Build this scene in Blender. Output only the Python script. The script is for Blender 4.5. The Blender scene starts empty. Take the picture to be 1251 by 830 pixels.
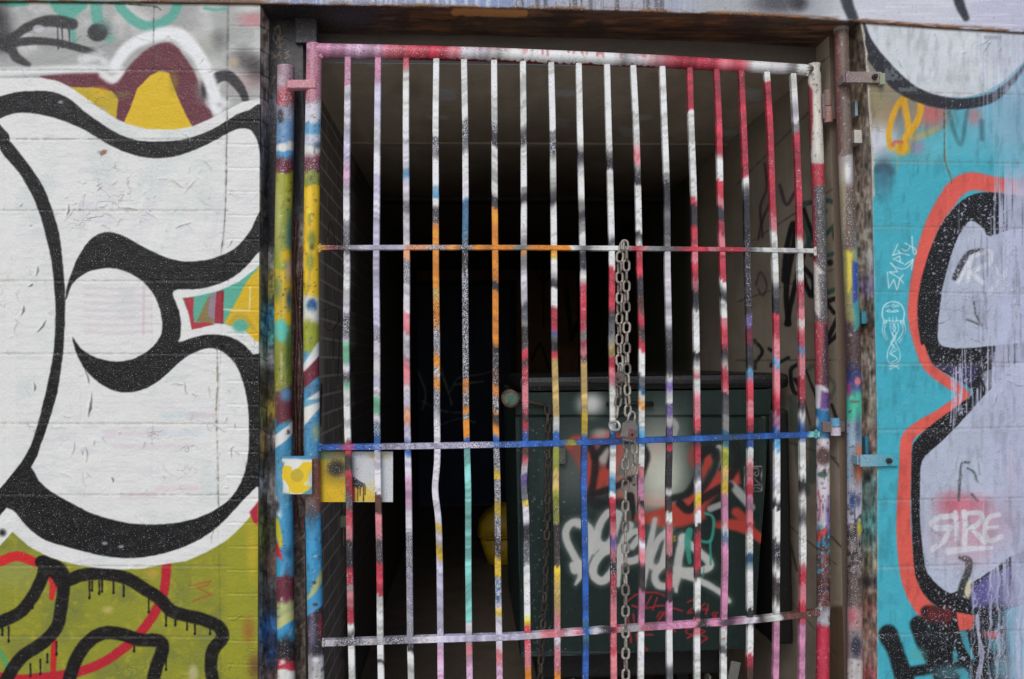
import bpy, bmesh, math, random
import numpy as np
from mathutils import Vector, Matrix, Euler

rng = np.random.RandomState(7)
random.seed(7)
COL = bpy.context.scene.collection

# ------------------------------------------------------------------ camera model
F, CX, CY = 950.0, 625.5, 415.0          # focal length in photo pixels (photo is 1251 x 830)
S = 0.00235                              # metres per photo pixel on the street face of the wall
D = F * S
EYE = 1.45
VPX, VPY, ROLL = 571.0, 442.0, 0.012
_f = np.array([-(VPX - CX), F, (VPY - CY)], float)
_f /= np.linalg.norm(_f)
_r0 = np.cross(_f, [0, 0, 1.0]); _r0 /= np.linalg.norm(_r0)
_u0 = np.cross(_r0, _f)
_r = math.cos(ROLL) * _r0 - math.sin(ROLL) * _u0
_u = math.sin(ROLL) * _r0 + math.cos(ROLL) * _u0
CAM = np.array([0.0, -D, EYE])

def proj(P):
    P = np.asarray(P, float)
    d = P - CAM
    z = d @ _f
    z = np.where(z < 0.05, 0.05, z)
    return CX + F * (d @ _r) / z, CY - F * (d @ _u) / z

def ray(px, py):
    return _f * F + _r * (px - CX) + _u * (CY - py)

def unproj_y(px, py, y):
    d = ray(px, py)
    return CAM + d * ((y - CAM[1]) / d[1])

def unproj_plane(px, py, p0, n):
    d = ray(px, py)
    return CAM + d * (np.dot(np.asarray(p0) - CAM, n) / np.dot(d, n))

# ------------------------------------------------------------------ colours
W = (226, 226, 220); L = (196, 190, 215); R = (186, 48, 66); K = (34, 32, 34); O = (236, 138, 34)
B = (32, 84, 165); Y = (214, 176, 52); P = (194, 124, 158); G = (128, 126, 124); T = (122, 196, 186)
SK = (84, 156, 200); N = (44, 92, 124); M = (112, 34, 52); OL = (150, 152, 48); BR = (92, 56, 46)
YB = (232, 190, 30); PU = (104, 84, 150); PL = (206, 160, 190); GN = (60, 110, 90); TN = (196, 164, 96)

def lin(c):
    c = np.asarray(c, float) / 255.0
    return np.where(c <= 0.04045, c / 12.92, ((c + 0.055) / 1.055) ** 2.4)

def alb(c):
    return np.clip(lin(c) * 1.03, 0.004, 0.86)

# ------------------------------------------------------------------ noise + painter
def vnoise(h, w, cell, seed, octaves=3):
    r = np.random.RandomState(seed)
    out = np.zeros((h, w)); amp = 1.0; tot = 0
    cy, cx = (cell, cell) if np.isscalar(cell) else cell
    for _ in range(octaves):
        gh, gw = int(h / cy) + 3, int(w / cx) + 3
        g = r.rand(gh, gw)
        yy = np.arange(h) / cy; xx = np.arange(w) / cx
        y0 = yy.astype(int); x0 = xx.astype(int)
        fy = yy - y0; fx = xx - x0
        fy = (fy * fy * (3 - 2 * fy))[:, None]; fx = (fx * fx * (3 - 2 * fx))[None]
        a = g[np.ix_(y0, x0)]; b = g[np.ix_(y0, x0 + 1)]; c = g[np.ix_(y0 + 1, x0)]; d = g[np.ix_(y0 + 1, x0 + 1)]
        out += amp * ((a * (1 - fx) + b * fx) * (1 - fy) + (c * (1 - fx) + d * fx) * fy)
        tot += amp; amp *= 0.5; cy = max(1.0, cy / 2); cx = max(1.0, cx / 2)
    return out / tot

def smooth(pts, n=4, closed=False):
    p = np.asarray(pts, float)
    if len(p) < 3: return p
    if closed: q = np.vstack([p[-1], p, p[0], p[1]])
    else: q = np.vstack([2 * p[0] - p[1], p, 2 * p[-1] - p[-2]])
    out = []
    for i in range(1, len(q) - 2):
        a, b, c, d = q[i - 1], q[i], q[i + 1], q[i + 2]
        for k in range(n):
            t = k / n
            out.append(0.5 * (2 * b + (c - a) * t + (2 * a - 5 * b + 4 * c - d) * t * t + (3 * b - a - 3 * c + d) * t ** 3))
    if not closed: out.append(q[-2])
    return np.array(out)

def zz(ox, oy, pts, z=3.773):
    return [(ox + x / z, oy + y / z) for x, y in pts]

class Canvas:
    """Paint laid on one surface: colour, speckle amount and relief (mm), in the digitised units of the survey picture."""
    def __init__(s, x0, y0, x1, y1, base, sc=1.25):
        s.x0, s.y0, s.sc = x0, y0, sc
        s.w = int((x1 - x0) * sc) + 1; s.h = int((y1 - y0) * sc) + 1
        s.c = np.empty((s.h, s.w, 3)); s.c[:] = base
        s.k = np.zeros((s.h, s.w)); s.H = np.zeros((s.h, s.w))
        s.edge = vnoise(s.h, s.w, 5 * sc, 11, 2) - 0.5
    def box(s, xs, ys, pad):
        i0 = max(0, int((min(xs) - pad - s.x0) * s.sc)); i1 = min(s.w, int((max(xs) + pad - s.x0) * s.sc) + 2)
        j0 = max(0, int((min(ys) - pad - s.y0) * s.sc)); j1 = min(s.h, int((max(ys) + pad - s.y0) * s.sc) + 2)
        if i0 >= i1 or j0 >= j1: return None
        X, Yy = np.meshgrid(np.arange(i0, i1) / s.sc + s.x0, np.arange(j0, j1) / s.sc + s.y0)
        return (slice(j0, j1), slice(i0, i1)), X, Yy
    def lay(s, sl, a, color, spk=None, tex=None):
        a3 = a[..., None]
        s.c[sl] = s.c[sl] * (1 - a3) + np.asarray(color, float) * a3
        if spk is not None: s.k[sl] = s.k[sl] * (1 - a) + spk * a
    def fill(s, pts, color, soft=0.8, alpha=1.0, spk=None, sm=0, h=None, wob=0.8):
        p = smooth(pts, sm, True) if sm else np.asarray(pts, float)
        b = s.box(p[:, 0], p[:, 1], soft * 2 + 2)
        if b is None: return
        sl, X, Yy = b
        d2 = np.full(X.shape, 1e9); ins = np.zeros(X.shape, bool)
        for i in range(len(p)):
            ax, ay = p[i]; bx, by = p[(i + 1) % len(p)]
            ex, ey = bx - ax, by - ay; l2 = ex * ex + ey * ey + 1e-9
            wx, wy = X - ax, Yy - ay
            t = np.clip((wx * ex + wy * ey) / l2, 0, 1)
            d2 = np.minimum(d2, (wx - t * ex) ** 2 + (wy - t * ey) ** 2)
            if ay != by:
                c = ((ay > Yy) != (by > Yy)) & (X < ex * (Yy - ay) / (by - ay) + ax)
                ins ^= c
        d = np.sqrt(d2); d = np.where(ins, -d, d) + s.edge[sl] * wob
        a = np.clip(0.5 - d / (2 * soft), 0, 1); a = a * a * (3 - 2 * a) * alpha
        if h is not None: s.H[sl] = s.H[sl] * (1 - a) + h * a
        if color is not None: s.lay(sl, a, color, spk)
    def stroke(s, pts, w, color, soft=0.8, alpha=1.0, spk=None, sm=4, h=None, wob=0.8):
        p = np.asarray(pts, float)
        ww = np.full(len(p), w, float) if np.isscalar(w) else np.asarray(w, float)
        if sm and len(p) > 2:
            q = smooth(np.column_stack([p, ww]), sm); p, ww = q[:, :2], q[:, 2]
        b = s.box(p[:, 0], p[:, 1], ww.max() / 2 + soft * 2 + 2)
        if b is None: return
        sl, X, Yy = b
        d = np.full(X.shape, 1e9)
        for i in range(len(p) - 1):
            ax, ay = p[i]; ex, ey = p[i + 1] - p[i]; l2 = ex * ex + ey * ey + 1e-9
            wx, wy = X - ax, Yy - ay
            t = np.clip((wx * ex + wy * ey) / l2, 0, 1)
            d = np.minimum(d, np.sqrt((wx - t * ex) ** 2 + (wy - t * ey) ** 2) - (ww[i] + (ww[i + 1] - ww[i]) * t) / 2)
        d += s.edge[sl] * wob
        a = np.clip(0.5 - d / (2 * soft), 0, 1); a = a * a * (3 - 2 * a) * alpha
        if h is not None: s.H[sl] += h * a
        if color is not None: s.lay(sl, a, color, spk)
    def blob(s, x, y, rx, ry, color, soft=0.5, alpha=1.0, spk=None):
        b = s.box([x - rx, x + rx], [y - ry, y + ry], rx * soft + 2)
        if b is None: return
        sl, X, Yy = b
        d = np.sqrt(((X - x) / rx) ** 2 + ((Yy - y) / ry) ** 2)
        a = np.clip((1 + soft - d) / (2 * soft), 0, 1); a = a * a * (3 - 2 * a) * alpha
        s.lay(sl, a, color, spk)
    def mask(s, a, color, spk=None):
        s.lay((slice(None), slice(None)), a, color, spk)
    def grid(s):
        return np.meshgrid(np.arange(s.w) / s.sc + s.x0, np.arange(s.h) / s.sc + s.y0)
    def sample(s, px, py):
        x = np.clip((px - s.x0) * s.sc, 0, s.w - 1.001); y = np.clip((py - s.y0) * s.sc, 0, s.h - 1.001)
        i, j = x.astype(int), y.astype(int); fx, fy = x - i, y - j
        def bl(A):
            e = (lambda q: q[..., None]) if A.ndim == 3 else (lambda q: q)
            return (A[j, i] * e((1 - fx) * (1 - fy)) + A[j, i + 1] * e(fx * (1 - fy)) + A[j + 1, i] * e((1 - fx) * fy) + A[j + 1, i + 1] * e(fx * fy))
        return bl(s.c), bl(s.k), bl(s.H)

# ------------------------------------------------------------------ mesh helpers
class MB:
    def __init__(s): s.v = []; s.f = []; s.c = []; s.n = 0
    def add(s, v, f, c=None):
        """v (n,3), f list of tuples / (m,4) array, c (n,4) linear rgb + speckle"""
        v = np.asarray(v, float)
        if c is None: c = np.tile([0.5, 0.5, 0.5, 0.0], (len(v), 1))
        s.v.append(v); s.c.append(np.asarray(c, float))
        if isinstance(f, np.ndarray): s.f.extend((f + s.n).tolist())
        else: s.f.extend([tuple(i + s.n for i in q) for q in f])
        s.n += len(v)
    def grid(s, Pg, c=None, flip=False):
        h, w = Pg.shape[:2]
        idx = np.arange(h * w).reshape(h, w)
        q = np.stack([idx[:-1, :-1], idx[:-1, 1:], idx[1:, 1:], idx[1:, :-1]], -1).reshape(-1, 4)
        if flip: q = q[:, ::-1]
        s.add(Pg.reshape(-1, 3), q, None if c is None else c.reshape(-1, 4))
    def box(s, lo, hi, col=None, bev=0.0, rot=None):
        bm = bmesh.new(); bmesh.ops.create_cube(bm, size=1)
        lo, hi = Vector(lo), Vector(hi); c = (lo + hi) / 2; d = hi - lo
        for v in bm.verts: v.co = Vector((v.co.x * d.x, v.co.y * d.y, v.co.z * d.z))
        if bev: bmesh.ops.bevel(bm, geom=bm.edges[:], offset=bev, segments=2, profile=0.6, affect='EDGES')
        if rot is not None:
            for v in bm.verts: v.co = rot @ v.co
        for v in bm.verts: v.co = v.co + c
        s.bm(bm, col)
    def bm(s, bm, col=None):
        bm.verts.index_update()
        v = [tuple(x.co) for x in bm.verts]; f = [tuple(x.index for x in q.verts) for q in bm.faces]
        bm.free()
        s.add(v, f, None if col is None else np.tile(col, (len(v), 1)))
    def tube(s, pts, r, n=16, col=None, square=False, caps=True, step=None, up=(0, 0, 1)):
        p = np.asarray(pts, float)
        if step:
            out = []
            for a, b in zip(p[:-1], p[1:]):
                m = max(1, int(np.linalg.norm(b - a) / step))
                out += [a + (b - a) * k / m for k in range(m)]
            p = np.array(out + [p[-1]])
        rr = np.full(len(p), r) if np.isscalar(r) else np.asarray(r)
        t = np.gradient(p, axis=0); t /= np.linalg.norm(t, axis=1)[:, None]
        ref = np.array([0, 1.0, 0]) if abs(t[0] @ np.array([0, 1.0, 0])) < 0.8 else np.array([1.0, 0, 0])
        u = np.zeros_like(p); prev = ref
        for i in range(len(p)):
            q = prev - t[i] * (prev @ t[i]); q /= np.linalg.norm(q); u[i] = q; prev = q
        w = np.cross(t, u)
        if square:
            q = 0.82
            prof = np.array([(1, -q), (1, 0), (1, q), (q, 1), (0, 1), (-q, 1), (-1, q), (-1, 0), (-1, -q), (-q, -1), (0, -1), (q, -1)])
        else:
            a = np.arange(n) * 2 * math.pi / n; prof = np.column_stack([np.cos(a), np.sin(a)])
        m = len(prof)
        V = p[:, None] + rr[:, None, None] * (prof[None, :, :1] * u[:, None] + prof[None, :, 1:] * w[:, None])
        idx = np.arange(len(p) * m).reshape(len(p), m); nx = np.roll(idx, -1, 1)
        q = np.stack([idx[:-1], nx[:-1], nx[1:], idx[1:]], -1).reshape(-1, 4)
        V = V.reshape(-1, 3)
        faces = [tuple(x) for x in q.tolist()]
        if caps: faces += [tuple(idx[0][::-1].tolist()), tuple(idx[-1].tolist())]
        if callable(col): c = col(V)
        else: c = None if col is None else np.tile(col, (len(V), 1))
        s.add(V, faces, c)
    def build(s, name, mat, parent=None, smooth=False, origin=None):
        v = np.concatenate(s.v); c = np.concatenate(s.c)
        if parent is not None:
            o3 = np.zeros(3); q = parent
            while q is not None: o3 = o3 + np.array(q.location); q = q.parent
        else: o3 = np.zeros(3)
        org = np.zeros(3)
        if origin is not None: org = np.asarray(origin, float) - o3
        me = bpy.data.meshes.new(name)
        me.from_pydata((v - o3 - org).tolist(), [], s.f) if len(v) < 40000 else s._fast(me, v - o3 - org)
        at = me.color_attributes.new('Col', 'FLOAT_COLOR', 'POINT')
        at.data.foreach_set('color', c.astype(np.float32).ravel())
        if smooth: me.polygons.foreach_set('use_smooth', np.ones(len(me.polygons), bool))
        me.materials.append(mat)
        me.update()
        o = bpy.data.objects.new(name, me); COL.objects.link(o)
        o.location = org
        if parent is not None: o.parent = parent
        return o
    def _fast(s, me, v):
        me.vertices.add(len(v)); me.vertices.foreach_set('co', v.astype(np.float32).ravel())
        ln = np.array([len(q) for q in s.f]); flat = np.array([i for q in s.f for i in q], np.int32)
        me.loops.add(len(flat)); me.loops.foreach_set('vertex_index', flat)
        me.polygons.add(len(ln)); me.polygons.foreach_set('loop_start', np.concatenate([[0], np.cumsum(ln)[:-1]]).astype(np.int32))
        me.update(calc_edges=True); me.validate()

def tag(o, label, cat, group=None, kind='thing'):
    o['label'] = label; o['category'] = cat; o['kind'] = kind
    if group: o['group'] = group
    return o

def thing(name, label, cat, loc, group=None):
    o = bpy.data.objects.new(name, None); COL.objects.link(o); o.location = loc
    o.empty_display_size = 0.1
    return tag(o, label, cat, group)

def sample_cols(cv):
    def f(V):
        px, py = proj(V); c, k, h = cv.sample(px, py)
        return np.column_stack([alb(c), k])
    return f

def flat(c, k=0.0):
    return np.concatenate([alb(c), [k]])

# ------------------------------------------------------------------ materials
def nn(nt, t, **kw):
    n = nt.nodes.new(t)
    for a, b in kw.items(): setattr(n, a, b)
    return n

def paint_mat(name, rough=0.5, bump=0.15, bscale=60.0, sscale=320.0, rust=0.0, metal=0.0, var=0.10, spec=0.5, thr=0.30, fine=0.0, peel=0.0, crack=0.0, rustcol=(0.07, 0.035, 0.02)):
    m = bpy.data.materials.new(name); m.use_nodes = True
    nt = m.node_tree; nt.nodes.clear(); lk = nt.links.new
    out = nn(nt, 'ShaderNodeOutputMaterial'); bs = nn(nt, 'ShaderNodeBsdfPrincipled'); lk(bs.outputs[0], out.inputs[0])
    at = nn(nt, 'ShaderNodeAttribute', attribute_name='Col')
    tc = nn(nt, 'ShaderNodeTexCoord')
    def noise(scale, detail=2.0, rg=0.5):
        n = nn(nt, 'ShaderNodeTexNoise'); n.inputs['Scale'].default_value = scale; n.inputs['Detail'].default_value = detail
        n.inputs['Roughness'].default_value = rg; lk(tc.outputs['Object'], n.inputs['Vector']); return n
    def math_(op, a, b=None, clamp=False):
        n = nn(nt, 'ShaderNodeMath', operation=op, use_clamp=clamp)
        for i, x in enumerate((a, b)):
            if x is None: continue
            if isinstance(x, (int, float)): n.inputs[i].default_value = x
            else: lk(x, n.inputs[i])
        return n.outputs[0]
    def mix(f, a, b):
        n = nn(nt, 'ShaderNodeMix', data_type='RGBA')
        if isinstance(f, (int, float)): n.inputs[0].default_value = f
        else: lk(f, n.inputs[0])
        for i, x in ((6, a), (7, b)):
            if isinstance(x, tuple): n.inputs[i].default_value = (*x, 1)
            else: lk(x, n.inputs[i])
        return n.outputs[2]
    col = at.outputs['Color']
    # broad tonal wear of the paint
    v = noise(7.0, 4.0); v2 = noise(45.0, 3.0, 0.6)
    s = math_('ADD', math_('MULTIPLY', v.outputs[0], 0.6), math_('MULTIPLY', v2.outputs[0], 0.4))
    fac = math_('ADD', math_('MULTIPLY', math_('SUBTRACT', s, 0.5), var * 4), 1.0)
    vm = nn(nt, 'ShaderNodeVectorMath', operation='SCALE'); lk(col, vm.inputs[0]); lk(fac, vm.inputs['Scale']); col = vm.outputs[0]
    # overspray specks
    bw = nn(nt, 'ShaderNodeRGBToBW'); lk(at.outputs['Color'], bw.inputs[0])
    dk = math_('GREATER_THAN', bw.outputs[0], thr)
    spc = mix(dk, (0.62, 0.62, 0.68), (0.035, 0.033, 0.035))
    sp = noise(sscale, 2.0, 0.6)
    t = math_('SUBTRACT', 0.705, math_('MULTIPLY', math_('SQRT', math_('MAXIMUM', at.outputs['Alpha'], 0.0)), 0.22))
    mk = math_('MULTIPLY', math_('SUBTRACT', sp.outputs[0], t), 14.0, True)
    col = mix(mk, col, spc)
    rg = rough
    if peel:
        pn = noise(26.0, 6.0, 0.72); pm = math_('MULTIPLY', math_('SUBTRACT', pn.outputs[0], 0.74 - peel), 30.0, True)
        col = mix(pm, col, (0.16, 0.13, 0.11))
    ckh = None
    if crack:
        wn = noise(9.0, 4.0, 0.6); wm = nn(nt, 'ShaderNodeMix', data_type='RGBA', blend_type='LINEAR_LIGHT'); wm.inputs[0].default_value = 0.09
        lk(tc.outputs['Object'], wm.inputs[6]); lk(wn.outputs['Color'], wm.inputs[7])
        vo = nn(nt, 'ShaderNodeTexVoronoi', feature='DISTANCE_TO_EDGE'); vo.inputs['Scale'].default_value = 13.0; lk(wm.outputs[2], vo.inputs['Vector'])
        ln = math_('SUBTRACT', 1.0, math_('MULTIPLY', vo.outputs['Distance'], 34.0), True)
        sel = noise(4.5, 3.0, 0.65); ms = math_('MULTIPLY', math_('SUBTRACT', sel.outputs[0], 0.545), 9.0, True)
        ck = math_('MULTIPLY', ln, ms); ckh = ck
        col = mix(math_('MULTIPLY', ck, crack), col, (0.10, 0.095, 0.09))
    if rust:
        rn = noise(38.0, 6.0, 0.7); rm = math_('MULTIPLY', math_('SUBTRACT', rn.outputs[0], 0.72 - rust), 22.0, True)
        rc = noise(90.0, 3.0); rcol = mix(rc.outputs[0], rustcol, (rustcol[0] * 2.4, rustcol[1] * 2.2, rustcol[2] * 1.8))
        col = mix(rm, col, rcol)
    lk(col, bs.inputs['Base Color'])
    rv = math_('ADD', math_('MULTIPLY', v2.outputs[0], 0.3), rg - 0.15, True); lk(rv, bs.inputs['Roughness'])
    bs.inputs['Metallic'].default_value = metal; bs.inputs['Specular IOR Level'].default_value = spec
    hh = noise(bscale, 5.0, 0.62)
    h = hh.outputs[0]
    if fine:
        f2 = noise(bscale * 5, 3.0, 0.6); h = math_('ADD', h, math_('MULTIPLY', f2.outputs[0], fine))
    h = math_('ADD', h, math_('MULTIPLY', mk, 0.08))
    if ckh is not None: h = math_('SUBTRACT', h, math_('MULTIPLY', ckh, 0.5))
    bp = nn(nt, 'ShaderNodeBump'); bp.inputs['Strength'].default_value = bump; bp.inputs['Distance'].default_value = 0.01
    lk(h, bp.inputs['Height']); lk(bp.outputs[0], bs.inputs['Normal'])
    return m

def brick_mat(name):
    m = bpy.data.materials.new(name); m.use_nodes = True
    nt = m.node_tree; nt.nodes.clear(); lk = nt.links.new
    out = nn(nt, 'ShaderNodeOutputMaterial'); bs = nn(nt, 'ShaderNodeBsdfPrincipled'); lk(bs.outputs[0], out.inputs[0])
    tc = nn(nt, 'ShaderNodeTexCoord'); sx = nn(nt, 'ShaderNodeSeparateXYZ'); lk(tc.outputs['Object'], sx.inputs[0])
    cx = nn(nt, 'ShaderNodeCombineXYZ'); lk(sx.outputs['Y'], cx.inputs[0]); lk(sx.outputs['Z'], cx.inputs[1])
    br = nn(nt, 'ShaderNodeTexBrick'); lk(cx.outputs[0], br.inputs['Vector'])
    br.inputs['Scale'].default_value = 1.0; br.inputs['Brick Width'].default_value = 0.21; br.inputs['Row Height'].default_value = 0.067
    br.inputs['Mortar Size'].default_value = 0.006; br.inputs['Mortar Smooth'].default_value = 0.3
    br.inputs['Color1'].default_value = (0.30, 0.265, 0.235, 1); br.inputs['Color2'].default_value = (0.38, 0.32, 0.27, 1); br.inputs['Mortar'].default_value = (0.72, 0.66, 0.58, 1)
    at = nn(nt, 'ShaderNodeAttribute', attribute_name='Col')
    no = nn(nt, 'ShaderNodeTexNoise'); no.inputs['Scale'].default_value = 9; no.inputs['Detail'].default_value = 6; lk(tc.outputs['Object'], no.inputs['Vector'])
    mu = nn(nt, 'ShaderNodeMix', data_type='RGBA', blend_type='MULTIPLY'); mu.inputs[0].default_value = 0.6
    lk(br.outputs[0], mu.inputs[6]); lk(no.outputs[0], mu.inputs[7])
    mx = nn(nt, 'ShaderNodeMix', data_type='RGBA'); lk(at.outputs['Alpha'], mx.inputs[0]); lk(mu.outputs[2], mx.inputs[6]); lk(at.outputs['Color'], mx.inputs[7])
    lk(mx.outputs[2], bs.inputs['Base Color']); bs.inputs['Roughness'].default_value = 0.8
    bp = nn(nt, 'ShaderNodeBump'); bp.inputs['Strength'].default_value = 0.6; bp.inputs['Distance'].default_value = 0.006; bp.invert = True
    lk(br.outputs['Fac'], bp.inputs['Height']); lk(bp.outputs[0], bs.inputs['Normal'])
    return m

M_WALL = paint_mat('painted_block', 0.46, 0.42, 26, 300, var=0.035, fine=0.35, spec=0.28, peel=0.03, crack=0.32)
M_METAL = paint_mat('sprayed_steel', 0.42, 0.14, 120, 340, rust=0.035, var=0.10, spec=0.5)
M_RUSTY = paint_mat('rusting_sprayed_steel', 0.45, 0.14, 110, 340, rust=0.07, var=0.14)
M_RUST = paint_mat('rusted_steel', 0.75, 0.5, 40, 330, rust=0.16, var=0.5, fine=0.5, rustcol=(0.05, 0.024, 0.012))
M_LINTEL = paint_mat('weathered_lintel_paint', 0.5, 0.3, 30, 300, rust=0.0, var=0.07, fine=0.4)
M_CHAIN = paint_mat('galvanised_chain', 0.48, 0.15, 200, 420, metal=0.35, var=0.4, rust=0.09)
M_DUMP = paint_mat('dumpster_paint', 0.5, 0.08, 60, 420, var=0.12, spec=0.4)
M_DARK = paint_mat('dark_interior', 0.8, 0.25, 25, 300, var=0.35)
M_PLASTIC = paint_mat('plastic', 0.45, 0.05, 40, 300, var=0.15)
M_CEIL = paint_mat('ceiling_paint', 0.7, 0.2, 14, 300, var=0.22)
M_INNER = paint_mat('inner_block_paint', 0.65, 0.3, 25, 300, var=0.18, fine=0.3)
M_BRICK = brick_mat('dark_brick')

# ================================================================== PAINT: left wall
def scratches(cv, n, box, seed, dark=(120, 116, 112)):
    r = np.random.RandomState(seed)
    cl = [(r.uniform(box[0], box[2]), r.uniform(box[1], box[3])) for _ in range(max(2, n // 9))]
    for _ in range(int(n * .62)):
        x, y = r.uniform(box[0], box[2]), r.uniform(box[1], box[3])
        if r.rand() < .65:
            q_ = cl[r.randint(len(cl))]; x, y = q_[0] + r.normal(0, 11), q_[1] + r.normal(0, 11)
        a = r.choice([r.normal(1.15, .35), r.normal(0.1, .25), r.normal(2.0, .4)]); l = r.uniform(3, 9) if r.rand() < .6 else r.uniform(8, 24)
        p = [(x, y)]
        for k in range(3):
            a += r.normal(0, .35); p.append((p[-1][0] + math.cos(a) * l / 3, p[-1][1] + math.sin(a) * l / 3))
        w = [0.2, r.uniform(.4, 1.3), r.uniform(.3, .9), 0.2]
        q = [(u - .9, v - .9) for u, v in p]
        cv.stroke(q, [1, 2.6, 2.4, 1], None, soft=1.2, h=r.uniform(.5, 1.5))
        cv.stroke(p, w, dark, soft=.7, alpha=r.uniform(.12, .75), h=-r.uniform(.3, 1.2))

def block_joints(cv, rows, x0, x1, hw=1.5, depth=-1.5, hi=True):
    for pts in rows:
        p = [(x, y) for x, y in pts]
        cv.stroke(p, hw, None, soft=1.5, h=depth, sm=0, wob=1.6)
        cv.stroke(p, 1.8, (120, 116, 110), soft=1.3, alpha=.26, sm=0, wob=2.6)
        if hi: cv.stroke([(x, y + 3) for x, y in p], 2.2, None, soft=1.6, h=0.45, sm=0)

def paint_left():
    c = Canvas(-420, -70, 340, 1085, (178, 179, 175))
    X, Yy = c.grid(); sh = (c.h, c.w)
    n1 = vnoise(*sh, 40, 1, 4); n2 = vnoise(*sh, 9, 2, 3); n3 = vnoise(*sh, (3, 30), 3, 3)
    c.c *= (0.88 + 0.2 * n1)[..., None]
    z = lambda p: zz(0, 0, p)
    # --- grey top with scribbles
    c.mask(np.clip((n1 - .5) * 3, 0, .6) * (Yy < 140), (214, 213, 208))
    TEAL = (80, 168, 148)
    c.fill(z([(-90, 0), (138, -10), (130, 25), (60, 34), (0, 28)]), TEAL, 2, .9)
    c.fill(z([(220, -30), (410, -30), (400, 35), (370, 60), (335, 95), (345, 150), (355, 195), (330, 200), (318, 120), (270, 70), (235, 35)]), TEAL, 3, .85)
    c.stroke(z([(440, -30), (445, 60), (455, 110)]), 14, TEAL, 2, .8)
    c.stroke(z([(535, -20), (560, 40), (625, 100), (690, 122), (750, 105), (800, 65), (822, 5)]), 12, TEAL, 1.6, .85)
    c.stroke(z([(945, 38), (990, 46), (1040, 42)]), 4, TEAL, 2, .8)
    c.blob(133, 46, 7, 6, TEAL, .8, .5)
    INK = (48, 46, 48)
    c.blob(-4, 25, 16, 22, INK, .9, .95)
    c.blob(2, 50, 14, 16, INK, .8, .8)
    c.stroke(z([(-40, 205), (60, 170), (120, 130), (200, 100), (270, 100), (335, 112)]), [9, 10, 11, 13, 15, 13], INK, 2, .93, .05)
    c.stroke(z([(20, 210), (130, 190), (250, 196), (340, 216), (420, 240), (480, 262)]), [10, 10, 9, 9, 8, 4], INK, 1.5, .93, .05)
    c.stroke(z([(-20, 190), (50, 230), (75, 265), (130, 300)]), [14, 12, 11, 7], INK, 2, .9, .05)
    for x in (265, 285, 318): c.stroke(z([(x, 120), (x + 4, 190 + (x % 7) * 6)]), 2, INK, .8, .8)
    c.blob(47, 35, 7, 4.5, (200, 200, 205), .3, .8)
    c.blob(119, 40, 12, 11, INK, .16, .97, .06); c.blob(127, 37, 7, 8, (56, 62, 60), .9, .7)
    c.blob(128, 30, 10, 6, (120, 150, 145), 1, .4)
    # right end of the top band
    c.blob(309, 24, 16, 8, (196, 122, 128), .8, .75); c.blob(305, 6, 16, 8, (232, 230, 226), .8, .6)
    c.blob(300, 74, 15, 12, (66, 58, 62), .9, .7); c.blob(312, 88, 10, 14, (52, 46, 50), .9, .8)
    c.blob(285, 76, 7, 6, (200, 180, 150), .8, .7); c.blob(258, 58, 16, 14, (150, 152, 140), 1, .5); c.blob(268, 48, 8, 10, (80, 80, 80), 1, .5)
    c.blob(300, 100, 18, 10, (190, 150, 150), 1, .5)
    c.stroke(z([(975, 395), (1000, 360), (1050, 350), (1095, 390), (1120, 430), (1135, 470)]), [10, 13, 13, 12, 10, 8], INK, 1.6, .95)
    # --- olive lower field
    olive = np.clip((Yy - 590) / 8, 0, 1) * np.ones(sh)
    c.mask(olive, (146, 146, 46)); c.mask(olive * np.clip((n1 - .45) * 2.5, 0, .6), (118, 124, 58))
    c.mask(olive * np.clip((n2 - .6) * 3, 0, .5), (176, 164, 50))
    c.mask(olive * np.clip((X - 270) / 10, 0, 1) * .6, (158, 156, 44))
    c.blob(308, 672, 6, 34, (196, 170, 44), .8, .7); c.blob(305, 642, 10, 10, (176, 160, 50), .8, .5)
    c.blob(304, 770, 7, 14, (150, 80, 40), .9, .55); c.blob(312, 815, 8, 14, (90, 40, 40), .9, .6); c.blob(20, 700, 30, 18, (150, 156, 96), 1, .5)
    RD = (186, 30, 48)
    c.stroke(zz(0, 610, [(-120, 330), (0, 288), (80, 263), (165, 292)]), [11, 12, 12, 11], (212, 34, 40), 1, .96)
    c.stroke(zz(0, 610, [(215, 340), (245, 380), (238, 455)]), [10, 10, 6], (206, 40, 44), 1.2, .95)
    c.stroke(zz(0, 610, [(250, 655), (245, 800), (244, 830)]), 7, (196, 30, 38), 1, .95)
    c.stroke(zz(0, 610, [(768, 300), (757, 420), (715, 520), (640, 625), (560, 695), (470, 755), (350, 800), (230, 818), (60, 830), (-80, 800)]), 11.3, RD, 1.1, .96)
    c.stroke(zz(0, 610, [(880, 400), (970, 378), (960, 395), (910, 410), (975, 440), (890, 470)]), 2, (176, 70, 50), 1, .6, sm=0)
    c.stroke(zz(0, 610, [(0, 700), (40, 780)]), 6, (70, 160, 110), 1.5, .8)
    BK = (16, 14, 14)
    for p, w in (([(205, 285), (200, 345), (172, 410), (140, 465), (80, 530), (-60, 590)], 15), ([(215, 300), (285, 340), (292, 420), (280, 510), (262, 590), (200, 660), (110, 720), (60, 780), (20, 850)], 15.5),
                 ([(190, 290), (300, 370), (370, 352), (450, 342), (530, 350), (600, 372), (660, 410), (730, 455), (790, 515), (850, 535), (930, 553), (1010, 590), (1025, 640), (985, 690), (972, 760), (985, 860)], 15.5),
                 ([(310, 860), (350, 740), (410, 655), (480, 617), (560, 622), (640, 648), (735, 655), (748, 700), (722, 770), (700, 860)], 16)):
        c.stroke(zz(0, 610, p), w, BK, 1.4, .97, .02)
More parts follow.
